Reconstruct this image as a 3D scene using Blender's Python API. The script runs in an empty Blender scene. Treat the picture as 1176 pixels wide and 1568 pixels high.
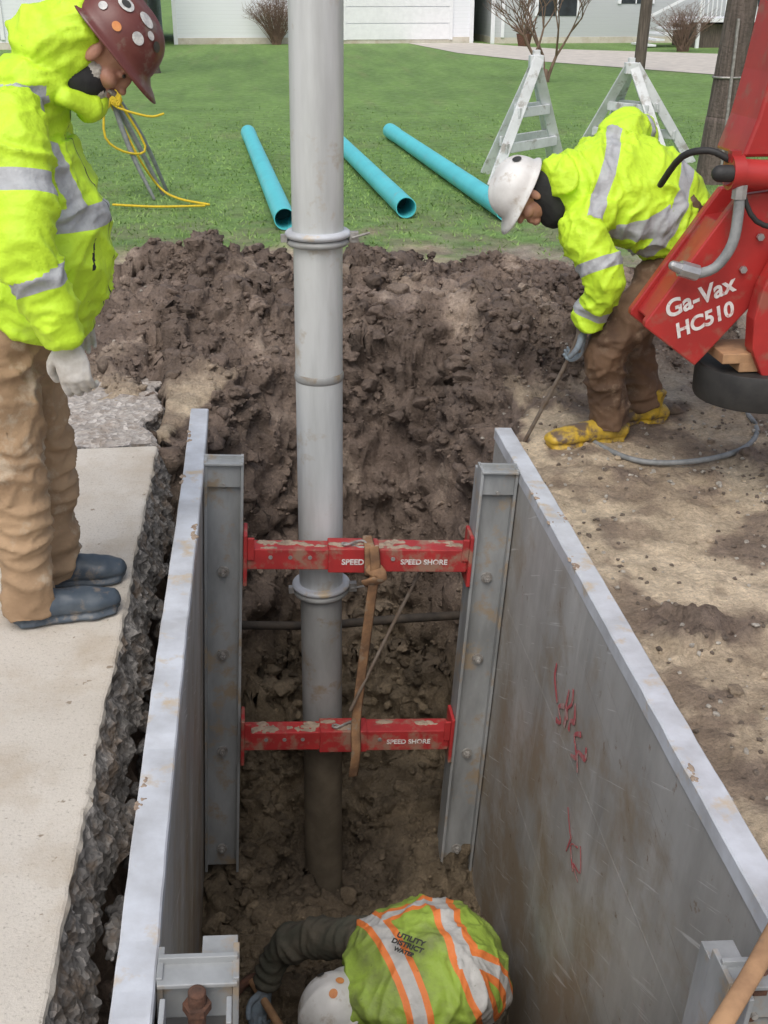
import bpy, math, random, bmesh
import numpy as np
from mathutils import Vector, Matrix
rng=np.random.default_rng(7); random.seed(7)
scene=bpy.context.scene
# ---------------------------------------------------------------- noise
_perm=rng.permutation(256); _g=rng.normal(size=(256,3)); _g/=np.linalg.norm(_g,axis=1)[:,None]
def perlin(P):
    P=np.asarray(P,float); i=np.floor(P).astype(int); f=P-i; u=f*f*f*(f*(f*6-15)+10)
    r=0
    for dx in (0,1):
        for dy in (0,1):
            for dz in (0,1):
                h=_perm[(_perm[(_perm[(i[:,0]+dx)&255]+i[:,1]+dy)&255]+i[:,2]+dz)&255]
                d=(_g[h]*(f-np.array([dx,dy,dz]))).sum(1)
                w=(u[:,0] if dx else 1-u[:,0])*(u[:,1] if dy else 1-u[:,1])*(u[:,2] if dz else 1-u[:,2])
                r=r+d*w
    return r*1.6
def fbm(P,o=4,l=2.1,g=.5):
    a=1;s=0;P=np.asarray(P,float)
    for k in range(o): s=s+a*perlin(P+17.3*k); P=P*l; a*=g
    return s
_off=rng.random((256,3))
def worley(P):
    i=np.floor(P).astype(int); f=P-i; b=np.full(len(P),9.)
    for dx in (-1,0,1):
        for dy in (-1,0,1):
            for dz in (-1,0,1):
                h=_perm[(_perm[(_perm[(i[:,0]+dx)&255]+i[:,1]+dy)&255]+i[:,2]+dz)&255]
                v=_off[h]+np.array([dx,dy,dz])-f; b=np.minimum(b,(v*v).sum(1))
    return np.sqrt(b)
def sst(a,b,x):
    t=np.clip((x-a)/(b-a),0,1); return t*t*(3-2*t)
# ---------------------------------------------------------------- materials
def newmat(name):
    m=bpy.data.materials.new(name); m.use_nodes=True; nt=m.node_tree
    return m,nt,nt.nodes['Principled BSDF']
def N(nt,t,**k):
    n=nt.nodes.new(t)
    for a,b in k.items(): setattr(n,a,b)
    return n
def ramp(nt,fac,stops):
    r=N(nt,'ShaderNodeValToRGB'); e=r.color_ramp.elements
    while len(e)<len(stops): e.new(.5)
    for i,(p,c) in enumerate(stops): e[i].position=p; e[i].color=(*c,1)
    nt.links.new(fac,r.inputs[0]); return r.outputs[0]
def noise(nt,scale,detail=5,rough=.6,stretch=None,rot=None):
    n=N(nt,'ShaderNodeTexNoise'); n.inputs['Scale'].default_value=scale; n.inputs['Detail'].default_value=detail; n.inputs['Roughness'].default_value=rough
    tc=N(nt,'ShaderNodeTexCoord'); v=tc.outputs['Object']
    if rot:
        mp=N(nt,'ShaderNodeMapping'); mp.inputs['Rotation'].default_value=rot; nt.links.new(v,mp.inputs[0]); v=mp.outputs[0]
    if stretch:
        mp=N(nt,'ShaderNodeMapping'); mp.inputs['Scale'].default_value=stretch; nt.links.new(v,mp.inputs[0]); v=mp.outputs[0]
    nt.links.new(v,n.inputs['Vector']); return n.outputs['Fac']
def bump(nt,b,fac,strength,dist,prev=None):
    n=N(nt,'ShaderNodeBump'); n.inputs['Strength'].default_value=strength; n.inputs['Distance'].default_value=dist
    nt.links.new(fac,n.inputs['Height'])
    if prev: nt.links.new(prev,n.inputs['Normal'])
    nt.links.new(n.outputs[0],b.inputs['Normal']); return n.outputs[0]
def mixc(nt,fac,a,b,mode='MIX'):
    m=N(nt,'ShaderNodeMix',data_type='RGBA',blend_type=mode)
    for s,v in ((0,fac),(6,a),(7,b)):
        if isinstance(v,(int,float)): m.inputs[s].default_value=v
        elif isinstance(v,tuple): m.inputs[s].default_value=(*v,1)
        else: nt.links.new(v,m.inputs[s])
    return m.outputs[2]
def mat(name,c1,c2=None,scale=6,rough=.7,metal=0,bs=.3,bscale=60,bd=.003,lo=.35,hi=.65,c3=None,s3=25,t3=.55,stretch=None,spec=.5):
    m,nt,b=newmat(name); c2=c2 or tuple(x*.8 for x in c1)
    col=ramp(nt,noise(nt,scale,5,.6,stretch=stretch),[(lo,c1),(hi,c2)])
    if c3:
        f=ramp(nt,noise(nt,s3,5,.65),[(t3,(0,0,0)),(t3+.12,(1,1,1))]); col=mixc(nt,f,col,c3)
    nt.links.new(col,b.inputs['Base Color']); b.inputs['Roughness'].default_value=rough; b.inputs['Metallic'].default_value=metal
    b.inputs['Specular IOR Level'].default_value=spec
    if bs: bump(nt,b,noise(nt,bscale,4),bs,bd)
    return m
def attr(nt,name):
    a=N(nt,'ShaderNodeAttribute'); a.attribute_name=name; return a
def math_(nt,op,a,b=0.0):
    m=N(nt,'ShaderNodeMath',operation=op)
    for i,v in enumerate((a,b)):
        if isinstance(v,(int,float)): m.inputs[i].default_value=v
        else: nt.links.new(v,m.inputs[i])
    return m.outputs[0]
def mat_vest(name,base,dirt,stripe=(.46,.48,.50),edge=None,dirtamt=.62):
    m,nt,b=newmat(name)
    f=ramp(nt,noise(nt,5,6,.65),[(dirtamt,(0,0,0)),(dirtamt+.2,(1,1,1))])
    v=ramp(nt,noise(nt,9,4),[(.3,base),(.7,tuple(x*.86 for x in base))])
    col=mixc(nt,f,v,dirt)
    s=attr(nt,'stripe').outputs['Fac']
    if edge: col=mixc(nt,math_(nt,'GREATER_THAN',s,-.022),col,edge)
    st=ramp(nt,noise(nt,22,5),[(.35,stripe),(.7,tuple(x*.78 for x in stripe))])
    g=math_(nt,'GREATER_THAN',s,0.0); col=mixc(nt,g,col,st)
    k=attr(nt,'dark').outputs['Fac']; col=mixc(nt,math_(nt,'GREATER_THAN',k,0.0),col,(.02,.02,.022))
    f=ramp(nt,noise(nt,38,4,.7),[(.66,(0,0,0)),(.74,(.6,.6,.6))]); col=mixc(nt,f,col,tuple(x*.5 for x in dirt))
    nt.links.new(col,b.inputs['Base Color']); b.inputs['Roughness'].default_value=.62
    p=bump(nt,b,noise(nt,26,3,.5),.5,.014); bump(nt,b,noise(nt,400,2),.15,.001,p)
    return m
M={}
M['hivis']=mat_vest('hivis_fabric',(.62,.92,.04),(.42,.60,.06),dirtamt=.62)
M['vest']=mat_vest('vest_fabric',(.38,.55,.08),(.22,.28,.08),stripe=(.62,.62,.60),edge=(.85,.24,.06),dirtamt=.46)
M['duck']=mat('duck_canvas',(.42,.285,.17),(.29,.19,.11),4,.85,bs=.5,bscale=30,bd=.01,c3=(.46,.37,.27),s3=9)
M['duckwet']=mat('duck_canvas_wet',(.20,.12,.07),(.095,.055,.033),5,.8,bs=.5,bscale=30,bd=.01,c3=(.24,.17,.115),s3=12)
M['boot']=mat('blue_rubber_boot',(.045,.065,.09),(.08,.10,.12),12,.45,c3=(.2,.17,.14),s3=18)
M['yboot']=mat('yellow_rubber_boot',(.66,.43,.03),(.40,.27,.04),9,.5,c3=(.13,.09,.06),s3=12,t3=.48)
M['glove']=mat('glove_cloth',(.66,.64,.60),(.46,.43,.38),20,.9,bscale=200)
M['gloved']=mat('glove_dark',(.22,.28,.33),(.14,.16,.18),20,.8)
M['skin']=mat('skin',(.50,.27,.19),(.42,.20,.14),14,.5,bs=.15)
M['beard']=mat('beard',(.6,.57,.52),(.4,.37,.33),90,.9,bs=.8,bscale=150)
M['black']=mat('black_fleece',(.018,.018,.02),(.03,.03,.032),20,.9,bs=.4,bscale=80)
M['sweat']=mat('sweatshirt',(.06,.062,.046),(.10,.088,.065),9,.9,bs=.5,bscale=40,bd=.008)
M['maroon']=mat('maroon_shell',(.12,.03,.026),(.16,.05,.04),8,.38,bs=.1,c3=(.2,.15,.12),s3=12)
M['whiteshell']=mat('white_shell',(.80,.80,.78),(.64,.63,.60),8,.38,bs=.1,c3=(.5,.45,.38),s3=10)
M['stick_w']=mat('sticker_white',(.7,.7,.66),(.4,.4,.4),60,.5)
M['stick_o']=mat('sticker_orange',(.6,.2,.05),(.7,.3,.1),30,.5)
M['stick_k']=mat('sticker_black',(.03,.03,.03),(.06,.06,.05),30,.5)
M['rail']=mat('worn_rail',(.66,.69,.74),(.47,.48,.50),6,.5,.1,bs=.25,bscale=70,bd=.002,c3=(.56,.45,.31),s3=7,t3=.56)
M['galv']=mat('galvanised_steel',(.62,.64,.64),(.44,.455,.45),6,.45,.12,bs=.12,bscale=120,bd=.001,c3=(.46,.41,.34),s3=7,t3=.57,stretch=(1.5,1.5,.18))
M['post']=mat('post_steel',(.41,.425,.43),(.25,.26,.26),6,.5,.12,bs=.2,c3=(.36,.29,.21),s3=8,t3=.53,stretch=(1,1,.3))
M['bolt']=mat('bolt',(.42,.41,.39),(.24,.22,.20),30,.5,.3)
M['rust']=mat('rusty_steel',(.17,.08,.05),(.09,.05,.035),30,.9,.1,bs=.8,bscale=70,bd=.006)
M['strap']=mat('tan_strap',(.36,.20,.10),(.18,.10,.055),14,.85,bscale=250,c3=(.30,.23,.16),s3=20)
M['rod']=mat('dirty_rod',(.15,.11,.08),(.2,.17,.14),20,.7,.1)
M['util']=mat('dark_iron_pipe',(.045,.038,.032),(.10,.08,.06),9,.8,.1,bs=.6,bscale=50,bd=.006)
M['blue']=mat('aqua_pvc',(.11,.63,.69),(.09,.55,.61),3,.4,bs=.05,c3=(.24,.5,.5),s3=6,t3=.62)
M['blueshade']=mat('aqua_pvc_bore_shade',(.03,.2,.22),(.02,.14,.16),5,.6)  # darkened copy of the pipe aqua, bore shade put into the colour
M['whitep']=mat('white_barricade_paint',(.76,.78,.79),(.60,.62,.62),5,.5,c3=(.40,.38,.35),s3=8)
M['red']=mat('red_paint',(.46,.034,.03),(.35,.028,.026),5,.38,bs=.08,c3=(.32,.09,.065),s3=9)
M['redw']=mat('worn_red_paint',(.45,.036,.036),(.32,.03,.03),7,.5,bs=.25,bscale=60,c3=(.30,.17,.12),s3=9,t3=.50)
M['rubber']=mat('black_rubber',(.02,.02,.02),(.035,.034,.032),14,.6)
M['hose']=mat('grey_hose',(.28,.29,.29),(.18,.19,.19),20,.55)
M['chrome']=mat('steel_fitting',(.5,.5,.5),(.35,.35,.35),20,.35,.6)
M['wood']=mat('weathered_wood',(.17,.135,.115),(.075,.06,.05),5,.9,bs=.8,bscale=30,bd=.02,stretch=(8,8,.5))
M['handle']=mat('ash_handle',(.46,.27,.14),(.30,.17,.09),14,.7,c3=(.22,.15,.1),s3=18,t3=.6)
M['rope']=mat('yellow_rope',(.75,.55,.03),(.6,.42,.03),60,.8,bscale=300)
M['bark']=mat('bark',(.18,.145,.12),(.085,.068,.056),6,.95,bs=.8,bscale=18,bd=.03,stretch=(4,4,1))
M['twig']=mat('twigs',(.24,.16,.12),(.15,.10,.075),5,.9,bs=0)
M['roof']=mat('shingles',(.08,.075,.07),(.12,.11,.10),9,.9,bs=.5)
M['glass']=mat('window_glass',(.05,.06,.07),(.03,.035,.04),3,.1,bs=0)
M['trim']=mat('white_trim',(.86,.87,.90),(.79,.80,.83),6,.6,bs=.1)
M['drive']=mat('gravel_drive',(.66,.61,.54),(.52,.48,.43),3,.95,bs=.6,bscale=40,bd=.02)
M['mudcake']=mat('mud_cake',(.42,.33,.25),(.26,.19,.14),14,.95,bs=.8,bscale=90,bd=.006)
M['wpaint']=mat('white_lettering',(.8,.78,.76),(.62,.58,.55),25,.6,bs=0,c3=(.5,.2,.18),s3=30,t3=.56)
M['spray']=mat('red_marking_paint',(.45,.10,.11),(.42,.28,.26),22,.9,bs=0,lo=.48,hi=.60)
def panelmat():
    m,nt,b=newmat('weathered_aluminium')
    c=ramp(nt,noise(nt,2.2,5),[(.3,(.475,.47,.455)),(.7,(.335,.325,.305))])
    w=ramp(nt,noise(nt,1.2,6,.65,stretch=(1,3,.6)),[(.35,(.80,.80,.80)),(.65,(1.15,1.15,1.15))]); c=mixc(nt,1.0,c,w,'MULTIPLY')
    tc=N(nt,'ShaderNodeTexCoord'); sx=N(nt,'ShaderNodeSeparateXYZ'); nt.links.new(tc.outputs['Object'],sx.inputs[0])
    f=math_(nt,'ADD',noise(nt,2.6,6,.68),math_(nt,'MULTIPLY',sx.outputs[2],-.09))
    c=mixc(nt,ramp(nt,f,[(.53,(0,0,0)),(.72,(.85,.85,.85))]),c,(.29,.23,.16))
    f=ramp(nt,noise(nt,16,6,.7),[(.62,(0,0,0)),(.70,(.85,.85,.85))]); c=mixc(nt,f,c,(.20,.14,.09))
    f=ramp(nt,noise(nt,2,3,.6,stretch=(1,1.2,40),rot=(math.radians(28),0,0)),[(.65,(0,0,0)),(.70,(.65,.65,.65))]); c=mixc(nt,f,c,(.64,.64,.63))
    f=ramp(nt,noise(nt,2,3,.6,stretch=(1,.8,55),rot=(math.radians(-12),0,0)),[(.66,(0,0,0)),(.71,(.5,.5,.5))]); c=mixc(nt,f,c,(.20,.19,.18))
    f=ramp(nt,noise(nt,3,4,.6,stretch=(1,2.5,.3)),[(.62,(0,0,0)),(.75,(.5,.5,.5))]); c=mixc(nt,f,c,(.60,.60,.58))
    f=ramp(nt,noise(nt,4,4,.6,stretch=(1,1,.35)),[(.66,(0,0,0)),(.80,(.45,.45,.45))]); c=mixc(nt,f,c,(.42,.16,.15))
    nt.links.new(c,b.inputs['Base Color']); b.inputs['Roughness'].default_value=.55; b.inputs['Metallic'].default_value=.1
    p=bump(nt,b,noise(nt,3,3),.25,.02); bump(nt,b,noise(nt,90,4),.15,.002,p); return m
M['alu']=panelmat()
def siding(name,c,per=.12):
    m,nt,b=newmat(name); tc=N(nt,'ShaderNodeTexCoord'); sx=N(nt,'ShaderNodeSeparateXYZ'); nt.links.new(tc.outputs['Object'],sx.inputs[0])
    fr=math_(nt,'FRACT',math_(nt,'DIVIDE',sx.outputs[2],per))
    col=mixc(nt,ramp(nt,fr,[(0,(1,1,1)),(.12,(0,0,0))]),c,tuple(x*.78 for x in c))
    nt.links.new(col,b.inputs['Base Color']); b.inputs['Roughness'].default_value=.6; bump(nt,b,fr,.4,.02); return m
M['wside']=siding('white_siding',(.86,.88,.93)); M['gside']=siding('grey_siding',(.54,.56,.58))
def soilmat(name,amt=1.0):
    m,nt,b=newmat(name); a=attr(nt,'soil').outputs['Color']
    f1=ramp(nt,noise(nt,7,6,.7),[(.3,(.70,.68,.66)),(.7,(1.28,1.28,1.28))])
    f2=ramp(nt,noise(nt,60,4,.7),[(.3,(.72,.72,.72)),(.7,(1.25,1.25,1.25))])
    c=mixc(nt,1.0,mixc(nt,1.0,a,f1,'MULTIPLY'),f2,'MULTIPLY')
    nt.links.new(c,b.inputs['Base Color'])
    r=ramp(nt,noise(nt,5,3),[(.35,(.55,.55,.55)),(.6,(.95,.95,.95))]); nt.links.new(r,b.inputs['Roughness'])
    b.inputs['Specular IOR Level'].default_value=.4*amt
    p=bump(nt,b,noise(nt,34,6,.7),.9*amt,.028); bump(nt,b,noise(nt,160,4,.7),.6*amt,.006,p); return m
M['soil']=soilmat('soil')
def grassmat():
    m,nt,b=newmat('grass_blades'); a=attr(nt,'soil').outputs['Color']; nt.links.new(a,b.inputs['Base Color']); b.inputs['Roughness'].default_value=.8
    b.inputs['Specular IOR Level'].default_value=.1; return m
M['grass']=grassmat()
def concmat():
    m,nt,b=newmat('old_concrete')
    c=ramp(nt,noise(nt,1.6,6,.6),[(.3,(.52,.475,.41)),(.7,(.66,.615,.545))])
    sp=ramp(nt,noise(nt,85,4,.7),[(.28,(.55,.53,.50)),(.42,(1,1,1)),(.7,(1.06,1.06,1.06))])
    c=mixc(nt,1.0,c,sp,'MULTIPLY')
    st=ramp(nt,noise(nt,2.6,7,.7),[(.48,(0,0,0)),(.70,(.8,.8,.8))]); c=mixc(nt,st,c,(.45,.37,.275))
    sp=ramp(nt,noise(nt,22,3,.5),[(.69,(0,0,0)),(.73,(.8,.8,.8))]); c=mixc(nt,sp,c,(.24,.18,.12))
    nt.links.new(c,b.inputs['Base Color']); b.inputs['Roughness'].default_value=.85
    bump(nt,b,noise(nt,120,5,.7),.6,.005); return m
M['conc']=concmat()
def aggmat(name,c1,c2,c3,vs=60,mud=.8):
    m,nt,b=newmat(name); v=N(nt,'ShaderNodeTexVoronoi'); v.inputs['Scale'].default_value=vs
    tc=N(nt,'ShaderNodeTexCoord'); nt.links.new(tc.outputs['Object'],v.inputs['Vector'])
    c=ramp(nt,v.outputs['Color'],[(.2,c1),(.6,c2),(.95,c3)])
    c=mixc(nt,ramp(nt,noise(nt,6,5),[(.4,(0,0,0)),(.7,(.5,.5,.5))]),c,c2)
    c=mixc(nt,ramp(nt,noise(nt,7,5,.7),[(.50,(0,0,0)),(.64,(mud,mud,mud))]),c,(.24,.18,.13))
    nt.links.new(c,b.inputs['Base Color']); b.inputs['Roughness'].default_value=.9
    p=bump(nt,b,v.outputs['Distance'],.6,.01); bump(nt,b,noise(nt,60,6),.6,.010,p); return m
M['agg']=aggmat('broken_asphalt',(.12,.115,.11),(.23,.22,.21),(.54,.51,.48))
M['asph']=aggmat('worn_asphalt',(.28,.255,.23),(.40,.365,.33),(.62,.58,.54),45,.5)
# ---------------------------------------------------------------- geometry helpers
def V(*a): return Vector(a)
class Soup:
    def __init__(s): s.v=[]; s.f=[]; s.m=[]
    def add(s,v,f,mi=0):
        o=len(s.v); s.v+= [tuple(x) for x in v]; s.f+=[tuple(o+i for i in q) for q in f]; s.m+=[mi]*len(f)
    def box(s,c,h,R=None,mi=0):
        R=R or Matrix.Identity(3); c=Vector(c)
        v=[c+R@Vector((x*h[0],y*h[1],z*h[2])) for x in(-1,1) for y in(-1,1) for z in(-1,1)]
        s.add(v,[(0,1,3,2),(4,6,7,5),(0,4,5,1),(2,3,7,6),(0,2,6,4),(1,5,7,3)],mi)
    def beam(s,p,q,w,d,up=(0,0,1),mi=0):
        p=Vector(p);q=Vector(q);t=(q-p); L=t.length; t.normalize(); u=Vector(up)
        if abs(u.dot(t))>.98: u=Vector((1,0,0))
        x=t.cross(u).normalized(); y=x.cross(t)
        R=Matrix((x,y,t)).transposed(); s.box((p+q)/2,(w/2,d/2,L/2),R,mi)
    def loft(s,secs,side=(0,1,0),n=18,sub=4,cap=True,mi=0,c0=1,c1=1):
        C=[Vector(a[0]) for a in secs]; W=[a[1] for a in secs]; D=[a[2] if len(a)>2 and a[2] else a[1] for a in secs]
        S=[Vector(a[3]) if len(a)>3 else Vector(side) for a in secs]
        def cr(A,i,t):
            p0=A[max(i-1,0)];p1=A[i];p2=A[i+1];p3=A[min(i+2,len(A)-1)]
            return .5*((2*p1)+(p2-p0)*t+(2*p0-5*p1+4*p2-p3)*t*t+(3*p1-p0-3*p2+p3)*t*t*t)
        c=[];w=[];d=[];sd=[]
        for i in range(len(C)-1):
            for k in range(sub):
                t=k/sub; c.append(cr(C,i,t)); w.append(max(cr(W,i,t),1e-4)); d.append(max(cr(D,i,t),1e-4)); sd.append(S[i].lerp(S[i+1],t))
        c.append(C[-1]);w.append(W[-1]);d.append(D[-1]);sd.append(S[-1])
        T=[(c[min(i+1,len(c)-1)]-c[max(i-1,0)]).normalized() for i in range(len(c))]
        if cap:
            e=min(w[0],d[0])*c0;e2=min(w[-1],d[-1])*c1
            pre=[(c[0]-T[0]*e*math.sin(a),w[0]*math.cos(a),d[0]*math.cos(a),sd[0],T[0]) for a in (1.35,.9,.45)]
            post=[(c[-1]+T[-1]*e2*math.sin(a),w[-1]*math.cos(a),d[-1]*math.cos(a),sd[-1],T[-1]) for a in (.45,.9,1.35)]
        else: pre=post=[]
        A=pre+list(zip(c,w,d,sd,T))+post
        v=[];f=[]
        for (cc,ww,dd,ss,tt) in A:
            if abs(ss.normalized().dot(tt))>.97: ss=Vector((1,.01,0)) if abs(tt.x)<.9 else Vector((0,0,1))
            x=(ss-tt*ss.dot(tt)).normalized(); y=tt.cross(x)
            for k in range(n):
                a=2*math.pi*k/n; v.append(cc+x*(ww*math.cos(a))+y*(dd*math.sin(a)))
        for i in range(len(A)-1):
            for k in range(n):
                k2=(k+1)%n; f.append((i*n+k,i*n+k2,(i+1)*n+k2,(i+1)*n+k))
        f.append(tuple(range(n-1,-1,-1))); b=(len(A)-1)*n; f.append(tuple(range(b,b+n)))
        s.add(v,f,mi)
    def blob(s,c,r,R=None,n=16,mi=0):
        R=R or Matrix.Identity(3); c=Vector(c)
        if isinstance(r,(int,float)): r=(r,r,r)
        v=[];f=[];m=n//2
        for i in range(1,m):
            p=math.pi*i/m
            for k in range(n):
                a=2*math.pi*k/n; v.append(c+R@Vector((r[0]*math.sin(p)*math.cos(a),r[1]*math.sin(p)*math.sin(a),r[2]*math.cos(p))))
        v+=[c+R@Vector((0,0,r[2])),c-R@Vector((0,0,r[2]))]; t=len(v)-2
        for i in range(m-2):
            for k in range(n):
                k2=(k+1)%n; f.append((i*n+k,(i+1)*n+k,(i+1)*n+k2,i*n+k2))
        for k in range(n):
            k2=(k+1)%n; f.append((t,k,k2)); f.append((t+1,(m-2)*n+k2,(m-2)*n+k))
        s.add(v,f,mi)
def obj(name,me,mats,parent=None,smooth=False):
    o=bpy.data.objects.new(name,me); scene.collection.objects.link(o)
    for m in (mats if isinstance(mats,(list,tuple)) else [mats]): me.materials.append(m)
    if smooth: me.polygons.foreach_set('use_smooth',[True]*len(me.polygons))
    if parent:
        o.parent=parent
        if parent.get('_inv'): o.matrix_parent_inverse=Matrix.Translation(-parent.location)
    return o
def build(name,s,mats,parent=None,smooth=False,bev=0):
    me=bpy.data.meshes.new(name); me.from_pydata(s.v,[],s.f); me.update()
    o=obj(name,me,mats,parent,smooth); me.polygons.foreach_set('material_index',s.m); 
    if bev:
        b=o.modifiers.new('b','BEVEL'); b.width=bev; b.segments=2; b.limit_method='ANGLE'
    return o
def group(name,loc=(0,0,0),inv=True):
    e=bpy.data.objects.new(name,None); scene.collection.objects.link(e); e.location=loc; e.empty_display_size=.2
    e['_inv']=1 if inv else 0; return e
def remesh(name,s,mt,parent,voxel=.009,smooth=4,fn=None):
    me=bpy.data.meshes.new(name+'_src'); me.from_pydata(s.v,[],s.f); me.update()
    t=bpy.data.objects.new('tmp',me); scene.collection.objects.link(t)
    r=t.modifiers.new('r','REMESH'); r.mode='VOXEL'; r.voxel_size=voxel; r.adaptivity=0
    if smooth:
        k=t.modifiers.new('s','SMOOTH'); k.factor=.5; k.iterations=smooth
    dg=bpy.context.evaluated_depsgraph_get(); dg.update()
    m2=bpy.data.meshes.new_from_object(t.evaluated_get(dg)); m2.name=name
    bpy.data.objects.remove(t); 
    if fn:
        n=len(m2.vertices); P=np.empty(n*3); m2.vertices.foreach_get('co',P); P=P.reshape(-1,3)
        Nn=np.empty(n*3); m2.vertex_normals.foreach_get('vector',Nn); Nn=Nn.reshape(-1,3)
        P2,at=fn(P,Nn); m2.vertices.foreach_set('co',P2.ravel())
        for k,a in at.items():
            A=m2.attributes.new(k,'FLOAT','POINT'); A.data.foreach_set('value',a.astype(np.float32))
        m2.update()
    return obj(name,m2,mt,parent,True)
def nearest(P,segs):
    best=np.full(len(P),1e9); idx=np.zeros(len(P),int); al=np.zeros(len(P)); ax=np.zeros((len(P),3))
    for i,(a,b,r) in enumerate(segs):
        a=np.array(a,float);b=np.array(b,float);d=b-a;L=np.linalg.norm(d);u=d/L
        t=np.clip((P-a)@u,0,L); q=a+t[:,None]*u; ds=np.linalg.norm(P-q,axis=1)-r
        m=ds<best; best[m]=ds[m]; idx[m]=i; al[m]=((P-a)@u)[m]; ax[m]=u
    return idx,al,ax
def cloth(segs,amp=.010,fa=15,fp=4.5,stripes=(),darks=(),seed=0):
    def fn(P,Nn):
        idx,al,ax=nearest(P,segs)
        w=np.stack([perlin(P*5+seed),perlin(P*5+31+seed),perlin(P*5+57+seed)],1)*.07
        Q=P+w; a2=(Q*ax).sum(1)[:,None]*ax
        tilt=np.cross(ax,np.array([.3,.5,.8])[None]); tilt/=np.linalg.norm(tilt,axis=1)[:,None]+1e-6
        ax2=ax+.7*tilt; ax2/=np.linalg.norm(ax2,axis=1)[:,None]; a3=(Q*ax2).sum(1)[:,None]*ax2
        r1=np.clip(1-np.abs(perlin((Q-a2)*fp+a2*fa+seed))*2.6,0,1)**1.6
        r2=np.clip(1-np.abs(perlin((Q-a3)*fp*1.2+a3*fa*.75+seed+13))*2.6,0,1)**1.6
        r3=np.clip(1-np.abs(perlin((Q-a3)*fp*2.2+a3*fa*1.8+seed+33))*2.4,0,1)**1.4
        m=sst(-.35,.45,perlin(P*3.1+seed+5))
        d=amp*(1.25*r1*(.35+.65*m)+.95*r2*(1-.5*m)+.45*r3-.75)+amp*1.0*perlin(P*4+seed)
        st=np.full(len(P),-1.)
        for (si,p0,nr,hw,ex) in stripes:
            nr=np.array(nr,float);nr/=np.linalg.norm(nr)
            s=hw-np.abs((P-np.array(p0))@nr)
            mm=np.ones(len(P),bool) if si is None else np.isin(idx,si)
            if ex is not None: mm&=ex(P)
            st=np.where(mm,np.maximum(st,s),st)
        dk=np.full(len(P),-1.)
        for ex in darks: dk=np.maximum(dk,ex(P))
        return P+Nn*d[:,None],{'stripe':st,'dark':dk}
    return fn
def basis(fwd,up):
    f=Vector(fwd).normalized(); u=Vector(up); u=(u-f*f.dot(u)).normalized(); l=u.cross(f); return Matrix((f,l,u)).transposed()
# ---------------------------------------------------------------- people parts
def hardhat(parent,c,fwd,up,mt,stickers=()):
    B=basis(fwd,up); c=Vector(c); n=48
    def surf(a,p,off=0):
        fx=.137 if math.cos(a)>0 else .132; fy=.112
        r=max(math.sin(p),0)**.85 if p<math.pi/2 else 1
        x=fx*r*math.cos(a); y=fy*r*math.sin(a); z=.115*math.cos(p)
        if abs(y)<.022 and p<1.35: z+=.007*(1-abs(y)/.022)*min(1,(1.35-p)*3)
        v=Vector((x,y,z)); return v+v.normalized()*off
    v=[];f=[]; rows=14
    for i in range(rows+1):
        p=.04+(math.pi/2-.04)*i/rows
        for k in range(n): v.append(surf(2*math.pi*k/n,p))
    for j,(o,dz) in enumerate(((.004,-.012),(.014,-.018),(.017,-.024))):
        for k in range(n):
            a=2*math.pi*k/n; ca=math.cos(a); vis=max(0,ca)**2*.042*(j+1)/3
            s=surf(a,math.pi/2); h=Vector((s.x,s.y,0)); hn=h.normalized(); v.append(h+hn*(o+vis)+Vector((0,0,dz-vis*.25)))
    R=rows+4
    for i in range(R-1):
        for k in range(n):
            k2=(k+1)%n; f.append((i*n+k,(i+1)*n+k,(i+1)*n+k2,i*n+k2))
    f.append(tuple(range(n)))
    s=Soup(); s.add([c+B@x for x in v],f); o=build('hard_hat',s,M[mt],parent,True)
    md=o.modifiers.new('s','SOLIDIFY'); md.thickness=.003
    for i,(a,p,r,mm) in enumerate(stickers):
        of=.0035 if mm!='stick_k' else .0045
        s=Soup(); vv=[c+B@surf(a,p,of)]
        for rr in (.5,1):
            for k in range(16):
                t=2*math.pi*k/16; vv.append(c+B@surf(a+rr*r/.12*math.cos(t)/max(.35,math.sin(p)),p+rr*r/.12*math.sin(t),of))
        ff=[(0,1+k,1+(k+1)%16) for k in range(16)]+[(1+k,17+k,17+(k+1)%16,1+(k+1)%16) for k in range(16)]
        s.add(vv,ff); build('hat_sticker',s,M[mm],parent,True)
def head(parent,c,fwd,up,beard=False):
    B=basis(fwd,up); c=Vector(c); L=lambda x,y,z:c+B@Vector((x,y,z)); s=Soup()
    s.blob(L(-.012,0,.025),(.098,.077,.10),B,20); s.blob(L(.02,0,-.04),(.072,.062,.078),B)
    s.blob(L(.075,0,-.095),(.022,.026,.018),B); s.blob(L(.093,0,-.012),(.017,.013,.03),B); s.blob(L(.105,0,-.032),(.016,.016,.012),B)
    s.blob(L(.078,0,.022),(.018,.052,.012),B); s.blob(L(.088,0,-.066),(.012,.025,.007),B); s.blob(L(.087,0,-.077),(.012,.022,.006),B)
    for q in(-1,1):
        s.blob(L(-.005,q*.08,-.012),(.018,.011,.032),B); s.blob(L(.06,q*.038,-.032),(.03,.026,.026),B); s.blob(L(.078,q*.032,.0),(.012,.014,.009),B)
    s.loft([(L(-.02,0,-.05),.055),(L(-.045,0,-.15),.06)])
    remesh('head',s,M['skin'],parent,.0045,3)
    if beard:
        s=Soup(); s.blob(L(.055,0,-.085),(.045,.055,.032),B); s.blob(L(.092,0,-.055),(.014,.030,.008),B)
        for q in(-1,1): s.blob(L(.02,q*.052,-.06),(.035,.018,.04),B)
        remesh('beard',s,M['beard'],parent,.004,1,lambda P,Nn:(P+Nn*(perlin(P*180)*.004)[:,None],{}))
    for q in(-1,1):
        s=Soup(); s.blob(L(.084,q*.032,.002),(.008,.012,.006),B,10); build('eye',s,M['stick_k'],parent,True)
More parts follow.
